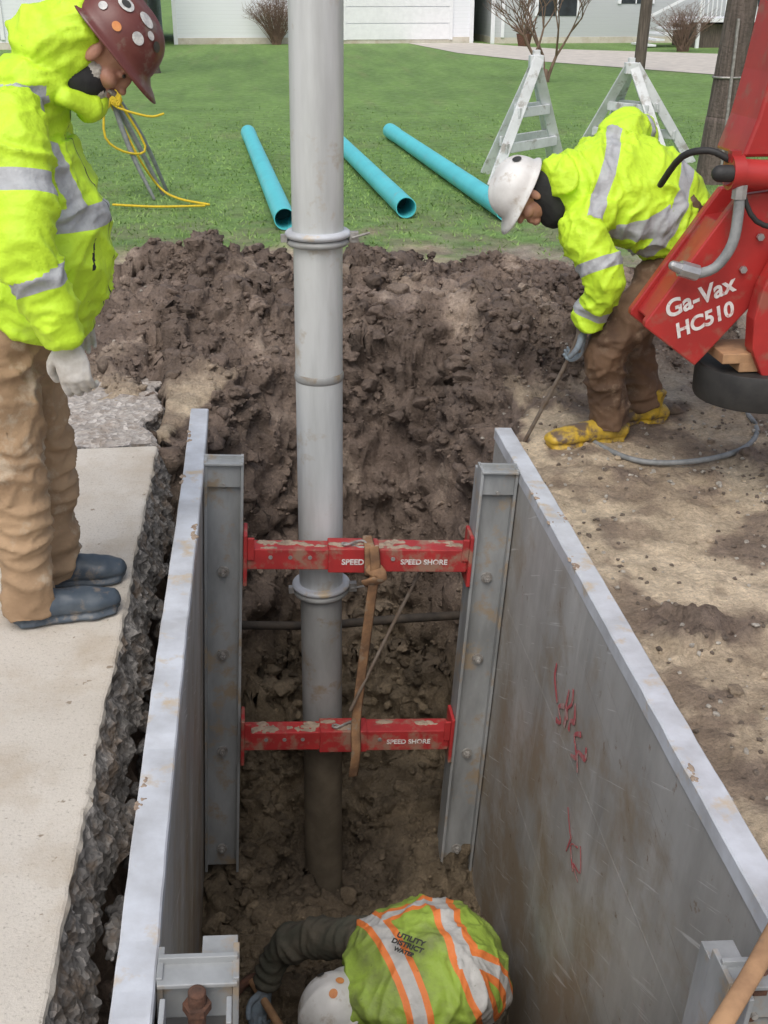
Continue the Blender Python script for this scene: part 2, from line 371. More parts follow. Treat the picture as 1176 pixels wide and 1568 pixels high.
def hand(parent,w,dir,pn,mt,curl=.45,thumb=1,sc=1.0,spread=.06):
    d=Vector(dir).normalized(); p=Vector(pn); p=(p-d*p.dot(d)).normalized(); l=d.cross(p)*thumb; w=Vector(w); s=Soup()
    L=lambda a,b,c:w+(d*a+l*b+p*c)*sc
    s.loft([(L(-.04,0,0),.030*sc,.024*sc),(L(.0,0,0),.032*sc,.021*sc),(L(.045,.0,0),.043*sc,.019*sc),(L(.088,0,0),.041*sc,.015*sc)],side=l)
    for i,(y,ln,r) in enumerate(((.031,.070,.0105),(.010,.078,.011),(-.011,.072,.0105),(-.031,.058,.0095))):
        pos=L(.075,y*.9,0); a=0; secs=[(pos,r*sc*1.05)]; pos=L(.092,y,0); secs.append((pos,r*sc))
        for j,q in enumerate((.45,.32,.25)):
            a+=curl*(1+.1*i)*(1 if j else .8); dd=(d*math.cos(a)+p*math.sin(a)+l*(y/.031*spread)).normalized()
            pos=pos+dd*ln*q*sc; secs.append((pos,r*sc*(1-.09*(j+1))))
        s.loft(secs,side=l,n=10,sub=2)
    t=[(L(.015,.022,.004),.015*sc),(L(.045,.052,.014),.0135*sc),(L(.075,.064,.030),.012*sc),(L(.098,.062,.046),.0105*sc)]
    s.loft(t,side=p,n=10,sub=3)
    remesh('hand',s,M[mt],parent,.004,2,lambda P,Nn:(P+Nn*(perlin(P*60)*.0015)[:,None],{}))
def boot(parent,heel,toe,mt,h=.24,w=.056):
    heel=Vector(heel);toe=Vector(toe); d=(toe-heel); Ln=d.length; d.normalize(); sd=Vector((0,0,1)).cross(d); z=Vector((0,0,1)); s=Soup()
    P=lambda t,zz:heel+d*(Ln*t)+z*zz
    s.loft([(P(.06,.05),w*.78,.046),(P(.25,.06),w*.85,.056),(P(.5,.056),w*.92,.052),(P(.75,.05),w*1.05,.046),(P(.93,.044),w*.85,.036)],side=sd)
    s.loft([(P(.06,.014),w*.86,.014),(P(.4,.014),w*.84,.014),(P(.75,.014),w*1.16,.014),(P(.95,.014),w*.92,.013)],side=sd,n=22)
    s.loft([(P(.24,.06),w*1.0,.058),(P(.22,.12),w*.95,.055),(P(.2,h),w*1.1,.064)],side=sd,c1=.2)
    z0=heel.z
    remesh('boot',s,M[mt],parent,.0055,2,lambda P_,Nn:(P_+Nn*(perlin(P_*22)*.004-(np.abs(P_[:,2]-z0-.032)<.005)*.003)[:,None],{}))
# ================================================================ TERRAIN
def axis(a,b,step,lo,hi,g=1.09):
    c=list(np.arange(a,b,step)); s=step;x=b
    up=[]
    while x<hi: up.append(x); s*=g; x+=s
    up.append(hi); s=step;x=a-step;dn=[]
    while x>lo: dn.append(x); s*=g; x-=s
    dn.append(lo); return np.array(dn[::-1]+c+up)
xs=axis(-.95,2.6,.014,-120,140,1.085); ys=axis(1.1,8.3,.015,-30,260,1.075)
X,Y=np.meshgrid(xs,ys); sh=X.shape; x=X.ravel(); y=Y.ravel(); xy0=np.stack([x,y,0*x],1)
n1=fbm(xy0*.9,3); n2=fbm(xy0*2.3+40,4)
def bell(px,py,cx,cy,sx,sy): return np.exp(-(((px-cx)/sx)**2+((py-cy)/sy)**2))
z=np.zeros_like(x)
md=.38*bell(x,y,-.55,6.95,.60,.95)+.25*bell(x,y,.45,7.0,.60,.95)+.27*bell(x,y,1.45,6.75,.75,.95)+.20*bell(x,y,2.25,6.6,.5,.8)+.16*bell(x,y,1.35,5.9,.35,.35)
z+=md*(1+.40*n2)
z+=-.34*bell(x,y,1.05,6.0,.17,.13)
z+=.035*n1*sst(1.1,1.4,x)*sst(9,8,y)
prof=np.interp(x,[-.54,-.49,-.425,-.405,.91,1.07],[0,-.45,-.50,-1.97,-1.97,0])
gapn=fbm(np.stack([x*3,y*4,0*x],1)+5,3)
prof=prof+np.where((x>-.49)&(x<-.42),.22*gapn-.12,0)
prof=np.where(y<1.05,0,prof)
wob=.12*fbm(np.stack([x*2.2,y*2.2,0*x],1)+21,3)
u=np.clip((y-4.85+wob)/1.2,0,1); wv=.62*(1-.42*u)+wob*.6; cx=.33+.22*u
lat=sst(0,1,(wv+.30-np.abs(x-cx))/.58)
prof2=-1.97*(1-u)**.8*lat
tr=np.where(y<4.85,prof,prof2)
bl=sst(4.75,4.95,y); tr=np.where((y>4.75)&(y<4.95),np.minimum(prof,0)*(1-bl)+prof2*bl,tr)
tr=np.where((y>4.9)&(x<-.50)&(x>-.66),np.minimum(tr,-.14*(y<6.3)),tr)
z=z*(1-np.clip(-tr/.5,0,1)*.7)+tr
infl=(tr<-1.5)
z+=np.where(infl,.12*n2-.28*bell(x,y,.19,4.4,.22,.3)+.22*sst(4.5,5.0,y)+.10*bell(x,y,.75,4.4,.25,.5)+.12*bell(x,y,.2,3.7,.3,.3),0)
z=np.where((x<-.52)&(y<4.93),-.12,z)
z=np.where((x<-.6)&(y>=4.93)&(y<7.2),np.minimum(z,-.05+md*.9),z)
z+=.02*n1*sst(10,14,y)*sst(24,18,y)
dirt=np.clip(sst(.02,.10,md)+(tr<-.02)*1.,0,1)
nb=fbm(xy0*1.7+9,4)
gedge=y+nb*.9+np.abs(x-.5)*.12-.3
grassm=sst(8.0,9.3,gedge)
grassm=np.maximum(grassm,sst(7.4,8.2,y+nb*.5)*sst(-1.0,-1.3,x))
grassm=grassm*(1-sst(.03,.12,md))
Z=z.reshape(sh); gy,gx=np.gradient(Z,ys,xs); nx=-gx.ravel();ny=-gy.ravel(); ln=np.sqrt(nx**2+ny**2+1); Nn=np.stack([nx,ny,np.ones_like(nx)],1)/ln[:,None]
slope=1-1/ln
P=np.stack([x,y,z],1)
nd=fbm(P*3+15,4)
mudr=sst(.40,-.15,nb)*sst(1.1,1.3,x)*sst(7,6,y)
rut=sst(.10,.45,fbm(xy0*np.array([1.1,2.2,1])+33,3))*sst(1.1,1.25,x)
cl_=sst(-.35,.25,fbm(P*2.1+60,3))
amp=np.maximum(dirt*(.45+.75*cl_),.22*(1-grassm)); near=(y<10)&(y>.5)&(x>-3)&(x<5)
amp=np.maximum(amp,.65*mudr*(.3+rut)); amp=np.where(near,amp,.05); amp=np.where((x<-.5)&(y<4.9),.05,amp)
edge=(y<4.86)&(((x>-.455)&(x<-.37))|((x>.88)&(x<1.09)))
amp=np.where(edge,.08,amp)
D=np.zeros_like(x); q=P[near]
bil=lambda p:np.abs(perlin(p))*2-.35
warp=np.stack([perlin(q*5),perlin(q*5+20),perlin(q*5+50)],1)*.07+np.stack([perlin(q*16),perlin(q*16+20),perlin(q*16+50)],1)*.02; q=q+warp; q[:,2]*=1.5
D[near]=.060*bil(q*4.5)+.050*(.45-worley(q*7))+.034*bil(q*12+3)+.026*(.45-worley(q*17+4))+.018*bil(q*27+11)+.014*(.4-worley(q*36+7))+.009*bil(q*60+5)
Dn=Nn.copy(); Dn[edge]=np.array([0,0,1.])
P=P+Dn*(D*amp*(1+.5*slope))[:,None]
def C(*c): return np.array(c)[None,:]
def lerp(a,b,t): t=np.clip(t,0,1)[:,None]; return a*(1-t)+b*t
nc=fbm(xy0*1.3+70,5)
col=lerp(C(.47,.375,.265)+0*P,C(.66,.55,.40),nc*.9+.5)
col=lerp(col,C(.29,.22,.16),sst(-.05,.5,nd+.3*mudr)*.8)
col=lerp(col,C(.19,.145,.115),np.clip(mudr*.65*sst(-.2,.4,nd+rut*.4)+rut*.5*sst(-.3,.4,nd),0,.9))
gz_=sst(4.9,6.0,y)*sst(1.2,1.6,x); col=lerp(col,C(.30,.26,.225),gz_*.7)
mdc=lerp(C(.26,.20,.16)+0*P,C(.15,.112,.09),nd*.8+.4); mdc=lerp(mdc,C(.37,.295,.235),sst(.1,.65,-nd+nc*.6-.2*cl_)); mdc=mdc*(1.06-.2*cl_)[:,None]
col=lerp(col,mdc,dirt)
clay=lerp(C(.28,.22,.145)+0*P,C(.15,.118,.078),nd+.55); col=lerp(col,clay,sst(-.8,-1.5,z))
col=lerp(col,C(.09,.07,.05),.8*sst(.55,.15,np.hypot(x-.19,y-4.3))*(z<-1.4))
gr=lerp(C(.155,.265,.075)+0*P,C(.205,.345,.095),nc+.5); gr=lerp(gr,C(.24,.275,.12),sst(.3,.9,nb)*.5)
gr=lerp(gr,C(.26,.225,.16),sst(12,8.5,y)*.7*sst(-.35,.35,nd))
col=lerp(col,gr,grassm)
Ny,Nx=sh; I=np.arange(Ny*Nx).reshape(sh)
F=np.stack([I[:-1,:-1],I[:-1,1:],I[1:,1:],I[1:,:-1]],-1).reshape(-1,4)
def fastmesh(name,P_,F_,col_,mt,smooth=False):
    me=bpy.data.meshes.new(name); me.vertices.add(len(P_)); me.vertices.foreach_set('co',P_.ravel())
    me.loops.add(F_.size); me.loops.foreach_set('vertex_index',F_.ravel().astype(np.int32)); me.polygons.add(len(F_)); me.polygons.foreach_set('loop_start',np.arange(0,F_.size,F_.shape[1],dtype=np.int32)); me.update(calc_edges=True)
    a=me.color_attributes.new('soil','FLOAT_COLOR','POINT'); a.data.foreach_set('color',np.concatenate([np.clip(col_,0,1),np.ones((len(col_),1))],1).ravel())
    return obj(name,me,mt,smooth=smooth)
fastmesh('ground',P,F,col,M['soil'],True)
def ico(sub):
    bm=bmesh.new(); bmesh.ops.create_icosphere(bm,subdivisions=sub,radius=1); v=np.array([q.co[:] for q in bm.verts]); f=np.array([[q.index for q in p.verts] for p in bm.faces]); bm.free(); return v,f
def scatter(name,idx,size,colr,mt,seed=1,sink=.25,sub=2,smooth=False):
    iv,iff=ico(sub); temps=[]; rr=np.random.default_rng(99)
    for k in range(14):
        pl=rr.normal(size=(7,3)); pl/=np.linalg.norm(pl,axis=1)[:,None]; hh=rr.uniform(.5,.85,7)
        v=iv*(1+.5*perlin(iv*1.3+k*7)+.28*perlin(iv*3.1+k*3))[:,None]
        for a_,h_ in zip(pl,hh):
            e=np.maximum(v@a_-h_,0); v=v-.85*e[:,None]*a_
        temps.append(v*np.array([1.1,.9,.7]))
    temps=np.array(temps); n=len(idx); r=np.random.default_rng(seed); a=r.uniform(0,6.28,(n,3)); c,s=np.cos(a),np.sin(a); o=np.zeros(n); w=np.ones(n)
    Rz=np.stack([np.stack([c[:,0],-s[:,0],o],1),np.stack([s[:,0],c[:,0],o],1),np.stack([o,o,w],1)],1)
    t=a[:,1]*.2-.6; Rx=np.stack([np.stack([w,o,o],1),np.stack([o,np.cos(t),-np.sin(t)],1),np.stack([o,np.sin(t),np.cos(t)],1)],1)
    vs=np.einsum('nij,nkj->nki',np.einsum('nij,njk->nik',Rx,Rz),temps[r.integers(0,14,n)])*size[:,None,None]+(P[idx]+Nn[idx]*(size*(.5-sink))[:,None])[:,None,:]
    Vv=vs.reshape(-1,3); Ff=(iff[None]+np.arange(n)[:,None,None]*len(iv)).reshape(-1,3)
    return fastmesh(name,Vv,Ff,np.repeat(colr,len(iv),0),mt,smooth)
fine=(x>-.95)&(x<3.4)&(y>1.4)&(y<8.7)
dens=(dirt*(1+2.0*slope)*(.35+cl_)+.17*mudr+.12*rut+.02)*(1-grassm*.8)
prob=np.where(fine,dens,0)
prob=np.where((x<-.5)&(y<4.93),0,prob); prob=np.where((y<4.88)&(((x>-.45)&(x<-.29))|((x>.82)&(x<1.1))),0,prob)
gap=(x>-.5)&(x<-.44)&(y<4.9); prob=np.where(gap,prob*.6,prob)
prob/=prob.sum()
def clods(name,nC,mu,sg,lo,hi,seed,sub,smooth=False):
    idx=rng.choice(len(x),nC,p=prob); size=np.clip(rng.lognormal(mu,sg,nC),lo,hi); size=np.where(dirt[idx]>.5,size,size*.6); size=np.where(gap[idx],np.minimum(size,.022),size)
    size=np.where((y[idx]<4.85)&(x[idx]<1.2),np.minimum(size,.05),size)
    scatter(name,idx,size,col[idx]*rng.uniform(.72,1.3,(nC,1)),M['soil'],seed,sub=sub,smooth=smooth,sink=.35)
clods('dirt_clods',4000,-4.05,.55,.012,.085,3,3); clods('dirt_crumbs',20000,-5.0,.42,.0035,.014,4,1)
p2=np.where(fine&(x>1.1)&(y<6.5),.3+mudr,0)+np.where(fine&(x<-.6)&(y>6),.5,0); p2=p2/p2.sum(); idx=rng.choice(len(x),1700,p=p2)
scatter('gravel',idx,rng.uniform(.004,.012,1700),np.where(rng.random((1700,1))<.6,C(.18,.145,.115),C(.52,.48,.42)),M['soil'],5)
def grassblades():
    n=46000; r=np.random.default_rng(11); gy_=7.9+(r.random(n)**1.5)*13; gx_=r.uniform(-3.2,7.5,n)*(.45+gy_/20)
    p=np.stack([gx_,gy_,0*gx_],1); nbb=fbm(p*1.7+9,4); ncc=fbm(p*1.3+70,5)
    g=sst(8.0,9.3,gy_+nbb*.9+np.abs(gx_-.5)*.12-.3); keep=r.random(n)<g*(.3+.7*sst(8.5,11.5,gy_))*(1-.85*sst(13,20,gy_)); gx_,gy_=gx_[keep],gy_[keep]; ncc=ncc[keep]; n=len(gx_)
    h=r.uniform(.012,.036,n); a=r.uniform(0,6.28,n); w=r.uniform(.003,.006,n)*(1+gy_/16); lx=r.normal(0,.02,n);ly=r.normal(0,.02,n)
    v=np.empty((n,3,3)); v[:,0]=np.stack([gx_-w*np.cos(a),gy_-w*np.sin(a),0*h],1); v[:,1]=np.stack([gx_+w*np.cos(a),gy_+w*np.sin(a),0*h],1); v[:,2]=np.stack([gx_+lx,gy_+ly,h],1)
    k=np.clip(ncc+.5+r.normal(0,.25,n),0,1)[:,None]; c=C(.20,.31,.09)*(1-k)+C(.28,.43,.14)*k; c=np.repeat(c,3,0)
    fastmesh('grass',v.reshape(-1,3),np.arange(3*n).reshape(-1,3),c,M['grass'])
grassblades()
def slab(name,y0,y1,xe,thick,flare,mt_top,mt_side,jag,left=-6,seed=0,rough_top=0,cut=None):
    yy=np.arange(y0,y1,.011); n=len(yy); e=xe+jag*fbm(np.stack([yy*3,0*yy+seed,0*yy],1),4)+.004*perlin(np.stack([yy*22,0*yy+seed,0*yy],1))
    if cut is not None: e=cut(yy,e)
    tx=[left,-4,-3,-2.3]+list(np.linspace(-1.35,-.02,60 if rough_top else 3))
    rows=[]
    for t in tx:
        xx=0*yy+t if t<-2 else e+t
        pr=np.stack([xx*9,yy*9,0*yy+seed],1); zz=0*yy+ (rough_top*(fbm(pr,4)+.8*np.abs(perlin(pr*4))) if rough_top else 0)
        rows.append(np.stack([xx,yy,zz],1))
    rows.append(np.stack([e-.010,yy,0*yy-.001],1)); rows.append(np.stack([e-.003,yy,0*yy-.004],1)); k0=len(rows)
    for k in range(1,17):
        f=k/16; fl_=flare*(1+.7*perlin(np.stack([yy*2.5,0*yy+seed+3,0*yy],1))); pp=np.stack([e+fl_*f,yy,0*yy-thick*f],1)
        nn=fbm(pp*11+seed,4)*.028+(.4-worley(pp*20+seed))*.04
        pp[:,0]+=nn*min(1,f*4); rows.append(pp)
    rows.append(np.stack([e-.05,yy,0*yy-thick-.03],1))
    Rr=np.stack(rows,0); nr=len(rows); I=np.arange(nr*n).reshape(nr,n)
    Fq=np.stack([I[:-1,:-1],I[1:,:-1],I[1:,1:],I[:-1,1:]],-1); mi=np.zeros(Fq.shape[:2],int); mi[k0:]=1
    me=bpy.data.meshes.new(name); fl=Fq.reshape(-1,4).tolist()
    fl.append(I[:,-1].tolist()); fl.append(I[::-1,0].tolist())
    me.from_pydata(Rr.reshape(-1,3).tolist(),[],fl); me.update()
    me.polygons.foreach_set('material_index',mi.ravel().tolist()+[1,1]); return obj(name,me,[mt_top,mt_side])
slab('concrete_pavement',-3,4.93,-.505,.26,.052,M['conc'],M['agg'],.009,seed=2)
slab('asphalt_pavement',4.94,7.1,-.56,.16,.03,M['asph'],M['agg'],.07,seed=5,rough_top=.014,cut=lambda yy,e:e-.30*sst(5.9,7.1,yy)+.06*sst(5.2,4.95,yy))
s=Soup(); r5=random.Random(9)
for k in range(70):
    yy=r5.uniform(1.6,4.9); rr=r5.uniform(.015,.042); s.blob((-.445+r5.uniform(-.02,.015),yy,-.22-r5.uniform(0,.3)),(rr*.9,rr*r5.uniform(.9,1.6),rr*r5.uniform(.7,1.2)),None,10)
remesh('asphalt_rubble',s,M['agg'],None,.008,1,lambda P_,Nn_:(P_+Nn_*((.4-worley(P_*26))*.03+perlin(P_*30)*.008)[:,None],{}))
# ================================================================ TRENCH BOX
tb=group('trench_box',(.37,0,.165),False); tb.rotation_euler=(0,math.radians(3.6),0)
def panel(name,x0,x1,y0,y1):
    X0=(x0+x1)/2; s=Soup(); s.box((X0,(y0+y1)/2,-1.10),(.0345,(y1-y0)/2,1.05))
    for k in range(1,4): s.box((X0,(y0+y1)/2,-.6*k),(.0350,(y1-y0)/2+.001,.0025))
    build(name,s,M['alu'],tb,bev=.004)
    s=Soup(); n=60; r=random.Random(int(x0*100)); v=[];f=[]
    for i in range(n+1):
        yy=y0-.004+(y1-y0+.008)*i/n; wx=.0030*math.sin(yy*2.1+x0)+r.uniform(-.0008,.0008); zt=r.uniform(-.002,.002)
        for (a,b) in ((-.0385,-.05),(-.0385,-.004),(-.0345,0),(.0345,0),(.0385,-.004),(.0385,-.05)): v.append((X0+a+wx,yy,b+(zt if b>-.04 else 0)))
    for i in range(n):
        for k in range(6): f.append((i*6+k,i*6+(k+1)%6,(i+1)*6+(k+1)%6,(i+1)*6+k))
    f.append((0,1,2,3,4,5)); f.append(tuple(range(n*6+5,n*6-1,-1))); s.add(v,f); build(name+'_rail',s,M['rail'],tb)
    c_=Soup(); R=random.Random(int(x0*77))
    for k in range(5):
        y_c=R.uniform(y0+.8,y1-.1); xe=X0+R.choice((-.03,.03))
        for j in range(R.randint(3,7)): c_.blob((xe+R.uniform(-.010,.010),y_c+R.uniform(-.06,.06),R.uniform(-.002,.0)),(R.uniform(.004,.012),R.uniform(.006,.022),R.uniform(.002,.0045)),None,10)
    remesh(name+'_mud',c_,M['mudcake'],tb,.003,0,lambda P_,Nn_:(P_+Nn_*(perlin(P_*120)*.003)[:,None],{}))
panel('panel_1',-.705,-.63,1.1,4.82); panel('panel_2',.63,.705,1.1,4.66)
def post(name,sx,yc,zt=.015):
    s=Soup(); X=lambda a:sx*a
    s.box((X(.55),yc,(zt-2.05)/2),(.075,.006,(2.05+zt)/2)); s.box((X(.478),yc-.005,(zt-2.05)/2-.01),(.006,.045,(2.05+zt)/2))
    s.box((X(.621),yc-.005,(zt-2.05)/2-.01),(.006,.04,(2.05+zt)/2)); s.box((X(.51),yc+.05,-1.03),(.035,.045,1.0))
    s.box((X(.55),yc-.03,zt-.075),(.066,.004,.05)); s.box((X(.55),yc-.028,zt-.02),(.075,.03,.005))
    build(name,s,M['post'],tb,bev=.002)
    b=Soup()
    for zz in (-.10,-.50,-.90,-1.40,-1.95):
        b.loft([((X(.55),yc-.004,zz),.024),((X(.55),yc-.016,zz),.024)],side=(1,0,0),n=18,sub=1,cap=False)
        b.loft([((X(.55),yc-.016,zz),.015),((X(.55),yc-.030,zz),.014)],side=(1,0,0),n=6,sub=1,cap=False)
        b.loft([((X(.55),yc-.030,zz),.007),((X(.55),yc-.042,zz),.007)],side=(1,0,0),n=10,sub=1,cap=False)
    build(name+'_bolts',b,M['bolt'],tb)
for i,(sx,yc) in enumerate(((-1,4.24),(1,4.20),(-1,1.66),(1,1.60))): post('post_%d'%(i+1),sx,yc)
for i,sx in enumerate((-1,1)):
    b=Soup(); b.loft([((sx*.55,1.585,-.12),.017),((sx*.55,1.585,.0),.017)],n=20,side=(1,0,0),c1=.4); b.loft([((sx*.55,1.585,-.045),.027),((sx*.55,1.585,-.028),.027)],n=6,side=(1,0,0),cap=False); build('pin_%d'%(i+1),b,M['rust'],tb)
    b=Soup(); b.box((sx*.55,1.55,-.13),(.072,.06,.006)); b.box((sx*.49,1.52,-.06),(.005,.03,.085)); b.box((sx*.61,1.52,-.06),(.005,.03,.085)); build('bracket_%d'%(i+1),b,M['post'],tb,bev=.002)
def spreader(name,yc,zc,seed):
    s=Soup(); s.box((0,yc,zc),(.455,.044,.046)); s.box((-.02,yc,zc),(.105,.053,.055)); s.box((.2,yc,zc),(.25,.049,.051))
    for sx in(-1,1):
        s.box((sx*.462,yc,zc),(.008,.062,.115)); s.box((sx*.44,yc-.05,zc+.05),(.014,.006,.05)); 
    build(name,s,M['redw'],tb,bev=.004)
    h=Soup()
    for xx in (-.36,-.28,-.20,.14): h.loft([((xx,yc-.05 if xx>0 else yc-.043,zc+.01),.009),((xx,yc-.0535 if xx>0 else yc-.0455,zc+.01),.009)],side=(1,0,0),n=12,sub=1,cap=False)
    h.loft([((-.02+.05*math.cos(t),yc-.02+.02*math.sin(2*t),zc+.062+.008*math.sin(t)),.005) for t in np.linspace(0,6.28,12)],n=8,sub=2)
    build(name+'_pins',h,M['bolt'],tb)
    m_=Soup(); R=random.Random(seed)
    for k in range(30):
        a=R.uniform(-.42,.42); m_.blob((a,yc+R.uniform(-.03,.03),zc+(.055 if abs(a+.02)<.1 else .05 if a>0 else .045)),(R.uniform(.012,.05),R.uniform(.010,.022),R.uniform(.003,.007)),None,10)
    remesh(name+'_mud',m_,M['mudcake'],tb,.0045,1,lambda P_,Nn_:(P_+Nn_*(perlin(P_*70)*.004)[:,None],{}))
for i,(yc,zc) in enumerate(((4.20,-.405),(4.20,-1.30),(1.6,-.405),(1.6,-1.3))): spreader('spreader_%d'%(i+1),yc,zc,i+3)
def text(name,body,size,mtx,mt,parent,ext=.0006,bold=.0):
    c=bpy.data.curves.new(name,'FONT'); c.body=body; c.size=size; c.extrude=ext; c.align_x='CENTER'; c.align_y='CENTER'; c.offset=bold
    o=bpy.data.objects.new(name,c); scene.collection.objects.link(o); c.materials.append(mt); o.parent=parent; o.matrix_basis=mtx; return o
text('lettering','SPEED',.034,Matrix.Translation((-.025,4.1455,-.41))@Matrix.Rotation(math.pi/2,4,'X'),M['wpaint'],tb,bold=.001)
for zc in (-.405,-1.30):
    text('lettering','SPEED SHORE',.032,Matrix.Translation((.27,4.1495,zc-.005))@Matrix.Rotation(math.pi/2,4,'X'),M['wpaint'],tb,bold=.0008)
s=Soup(); pts=[(.055,4.125,-.33),(.065,4.115,-.42),(.06,4.13,-.55),(.045,4.16,-.9),(.03,4.15,-1.2),(.035,4.12,-1.33),(.03,4.14,-1.48)]
s.loft([(p,.022,.003) for p in pts],side=(1,0.2,0),n=8); s.loft([((.05,4.13,-.42),.035,.012),((.09,4.11,-.46),.028,.01),((.03,4.13,-.50),.03,.01)],side=(1,0,0))
s.loft([((.04,4.25,-.34),.022,.003),((.04,4.19,-.342),.022,.003),((.04,4.135,-.345),.022,.003),((.045,4.132,-.46),.022,.003)],side=(1,0,0),n=8)
build('strap',s,M['strap'],tb,True)
s=Soup(); s.loft([((.32,4.28,-.42),.008),((.15,4.22,-.8),.008),((.0,4.13,-1.12),.008)],n=8); build('rod',s,M['rod'],tb,True)
s=Soup(); s.loft([((.30,1.32,.045),.022,.014),((.38,1.40,.055),.020,.013),((.47,1.49,.075),.019,.012),((.56,1.585,.088),.021,.013),((.66,1.69,.085),.026,.015),((.74,1.78,.07),.030,.016)],side=(.7,-.7,0),n=14); build('wooden_handle',s,M['handle'],tb,True)
s=Soup(); r2=random.Random(4)
for (cy,cz,nn_,rr) in ((3.10,-.47,7,.011),(2.98,-.80,3,.006)):
    for k in range(nn_):
        y0=cy-.18+.055*k; z0=cz+r2.uniform(-.07,.07); s.loft([((.6288,y0+r2.uniform(0,.10),z0+.06-.042*j+r2.uniform(-.02,.02)),.0008,rr*r2.uniform(.5,1.2)) for j in range(4)],side=(1,0,0),n=6,sub=4)
build('spray_marks',s,M['spray'],tb)
s=Soup(); s.loft([((-.75,4.80,-.85),.02),((-.2,4.77,-.87),.021),((.2,4.76,-.89),.02),((.6,4.77,-.885),.022),((1.15,4.80,-.90),.02)],n=14); build('utility_line',s,M['util'],smooth=True)
vp=group('suction_pipe',(.2,4.4,0)); px=lambda zz:.206+.0147*zz
M['galvd']=mat('galvanised_dirty',(.35,.355,.35),(.23,.23,.22),5,.55,.12,bs=.15,c3=(.27,.22,.16),s3=8,stretch=(1,1,.3))
M['galvm']=mat('mud_coated_pipe',(.11,.09,.065),(.20,.165,.12),5,.7,.1,bs=.5,bscale=30,bd=.006)
def pc(name,z0,z1,r,mt):
    s=Soup(); k=max(2,int((z1-z0)/.15)); s.loft([((px(q),4.4,q),r) for q in np.linspace(z0,z1,k)],side=(1,0,0),n=48,sub=1,cap=False); build(name,s,M[mt],vp,True).modifiers.new('e','EDGE_SPLIT')
pc('tube_1',1.03,3.2,.0985,'galv'); pc('tube_2',-.48,1.03,.0945,'galv'); pc('tube_3',-1.25,-.48,.0905,'galvd'); pc('tube_4',-2.5,-1.25,.0900,'galvm')
def ring(name,zc,r,h,mt): 
    s=Soup(); s.loft([((px(zc),4.4,zc-h),r*.93),((px(zc),4.4,zc-h*.4),r),((px(zc),4.4,zc+h*.4),r),((px(zc),4.4,zc+h),r*.93)],side=(1,0,0),n=48,sub=3,cap=False); build(name,s,M[mt],vp,True)
for zc in (1.03,-.48):
    ring('flange',zc+.012,.125,.013,'rail'); ring('flange',zc-.018,.120,.013,'galvd')
    s=Soup(); s.box((px(zc)+.135,4.38,zc),(.018,.014,.02)); s.box((px(zc)-.13,4.38,zc),(.012,.014,.014)); s.loft([((px(zc)+.13,4.36,zc),.005),((px(zc)+.19,4.34,zc+.02),.005)],n=8); build('clamp',s,M['bolt'],vp,bev=.003)
ring('weld_band',.478,.0985,.022,'galvd')
# ================================================================ PEOPLE
p=group('standing_construction_worker',(-.7,3.46,0))
T=[((-.69,3.46,.97),(-.66,3.46,1.6),.22)]
segs=T+[((-.635,3.25,1.56),(-.62,3.13,1.27),.08),((-.62,3.13,1.27),(-.545,3.16,1.02),.06),((-.64,3.67,1.54),(-.63,3.78,1.24),.08),((-.63,3.78,1.24),(-.60,3.74,.98),.06)]
s=Soup()
s.loft([((-.71,3.46,1.0),.215,.17),((-.675,3.46,1.07),.235,.20),((-.650,3.46,1.18),.232,.220),((-.65,3.46,1.30),.228,.205),((-.665,3.46,1.43),.222,.18),((-.67,3.46,1.54),.195,.15),((-.62,3.46,1.62),.13,.12)],c0=.12)
s.loft([((-.66,3.34,1.57),.09),((-.635,3.25,1.54),.095),((-.625,3.185,1.41),.088),((-.62,3.13,1.27),.082),((-.59,3.14,1.15),.073),((-.552,3.16,1.01),.060)],c1=.15)
s.loft([((-.66,3.58,1.555),.09),((-.64,3.67,1.52),.095),((-.635,3.73,1.38),.088),((-.63,3.78,1.24),.08),((-.60,3.74,.98),.06)],c1=.15)
s.blob((-.535,3.46,1.755),(.125,.128,.12)); s.blob((-.60,3.46,1.66),(.12,.15,.08)); s.blob((-.47,3.46,1.80),(.09,.118,.10)); s.loft([((-.50,3.36,1.62),.03),((-.46,3.40,1.60),.035),((-.45,3.46,1.59),.04),((-.46,3.53,1.60),.035)])
st=[([1],(-.62,3.17,1.43),(0.03,.33,1),.03,None),([2],(-.595,3.14,1.19),(-.28,-.05,1),.03,None),([3],(-.635,3.73,1.38),(0,-.3,1),.03,None),([4],(-.61,3.76,1.12),(0,.1,1),.03,None),
 ([0],(-.6,0,1.31),(0.05,0,1),.032,None),([0],(0,3.32,0),(0,1,0),.028,lambda P:(P[:,2]>1.31)&(P[:,2]<1.66)&((P[:,0]<-.55)|(P[:,2]<1.56))),([0],(0,3.60,0),(0,1,0),.028,lambda P:(P[:,2]>1.31)&(P[:,2]<1.58))]
dk=[lambda P:.004-np.abs(P[:,1]-3.46)-(P[:,0]<-.55)*9-(P[:,2]>1.7)*9, lambda P:np.where((P[:,0]>-.5)&(np.abs(P[:,1]-3.34-(P[:,2]-1.2)*.3)<.007)&(np.abs(P[:,2]-1.2)<.045),.01,-1.)]
remesh('jacket',s,M['hivis'],p,.0078,2,cloth(segs,.014,11,4.2,st,dk,3))
s=Soup(); LG=[((-.77,3.37,.95),(-.765,3.35,.52),.11),((-.765,3.35,.52),(-.80,3.37,.05),.09),((-.76,3.56,.95),(-.72,3.58,.52),.11),((-.72,3.58,.52),(-.75,3.60,.05),.09)]
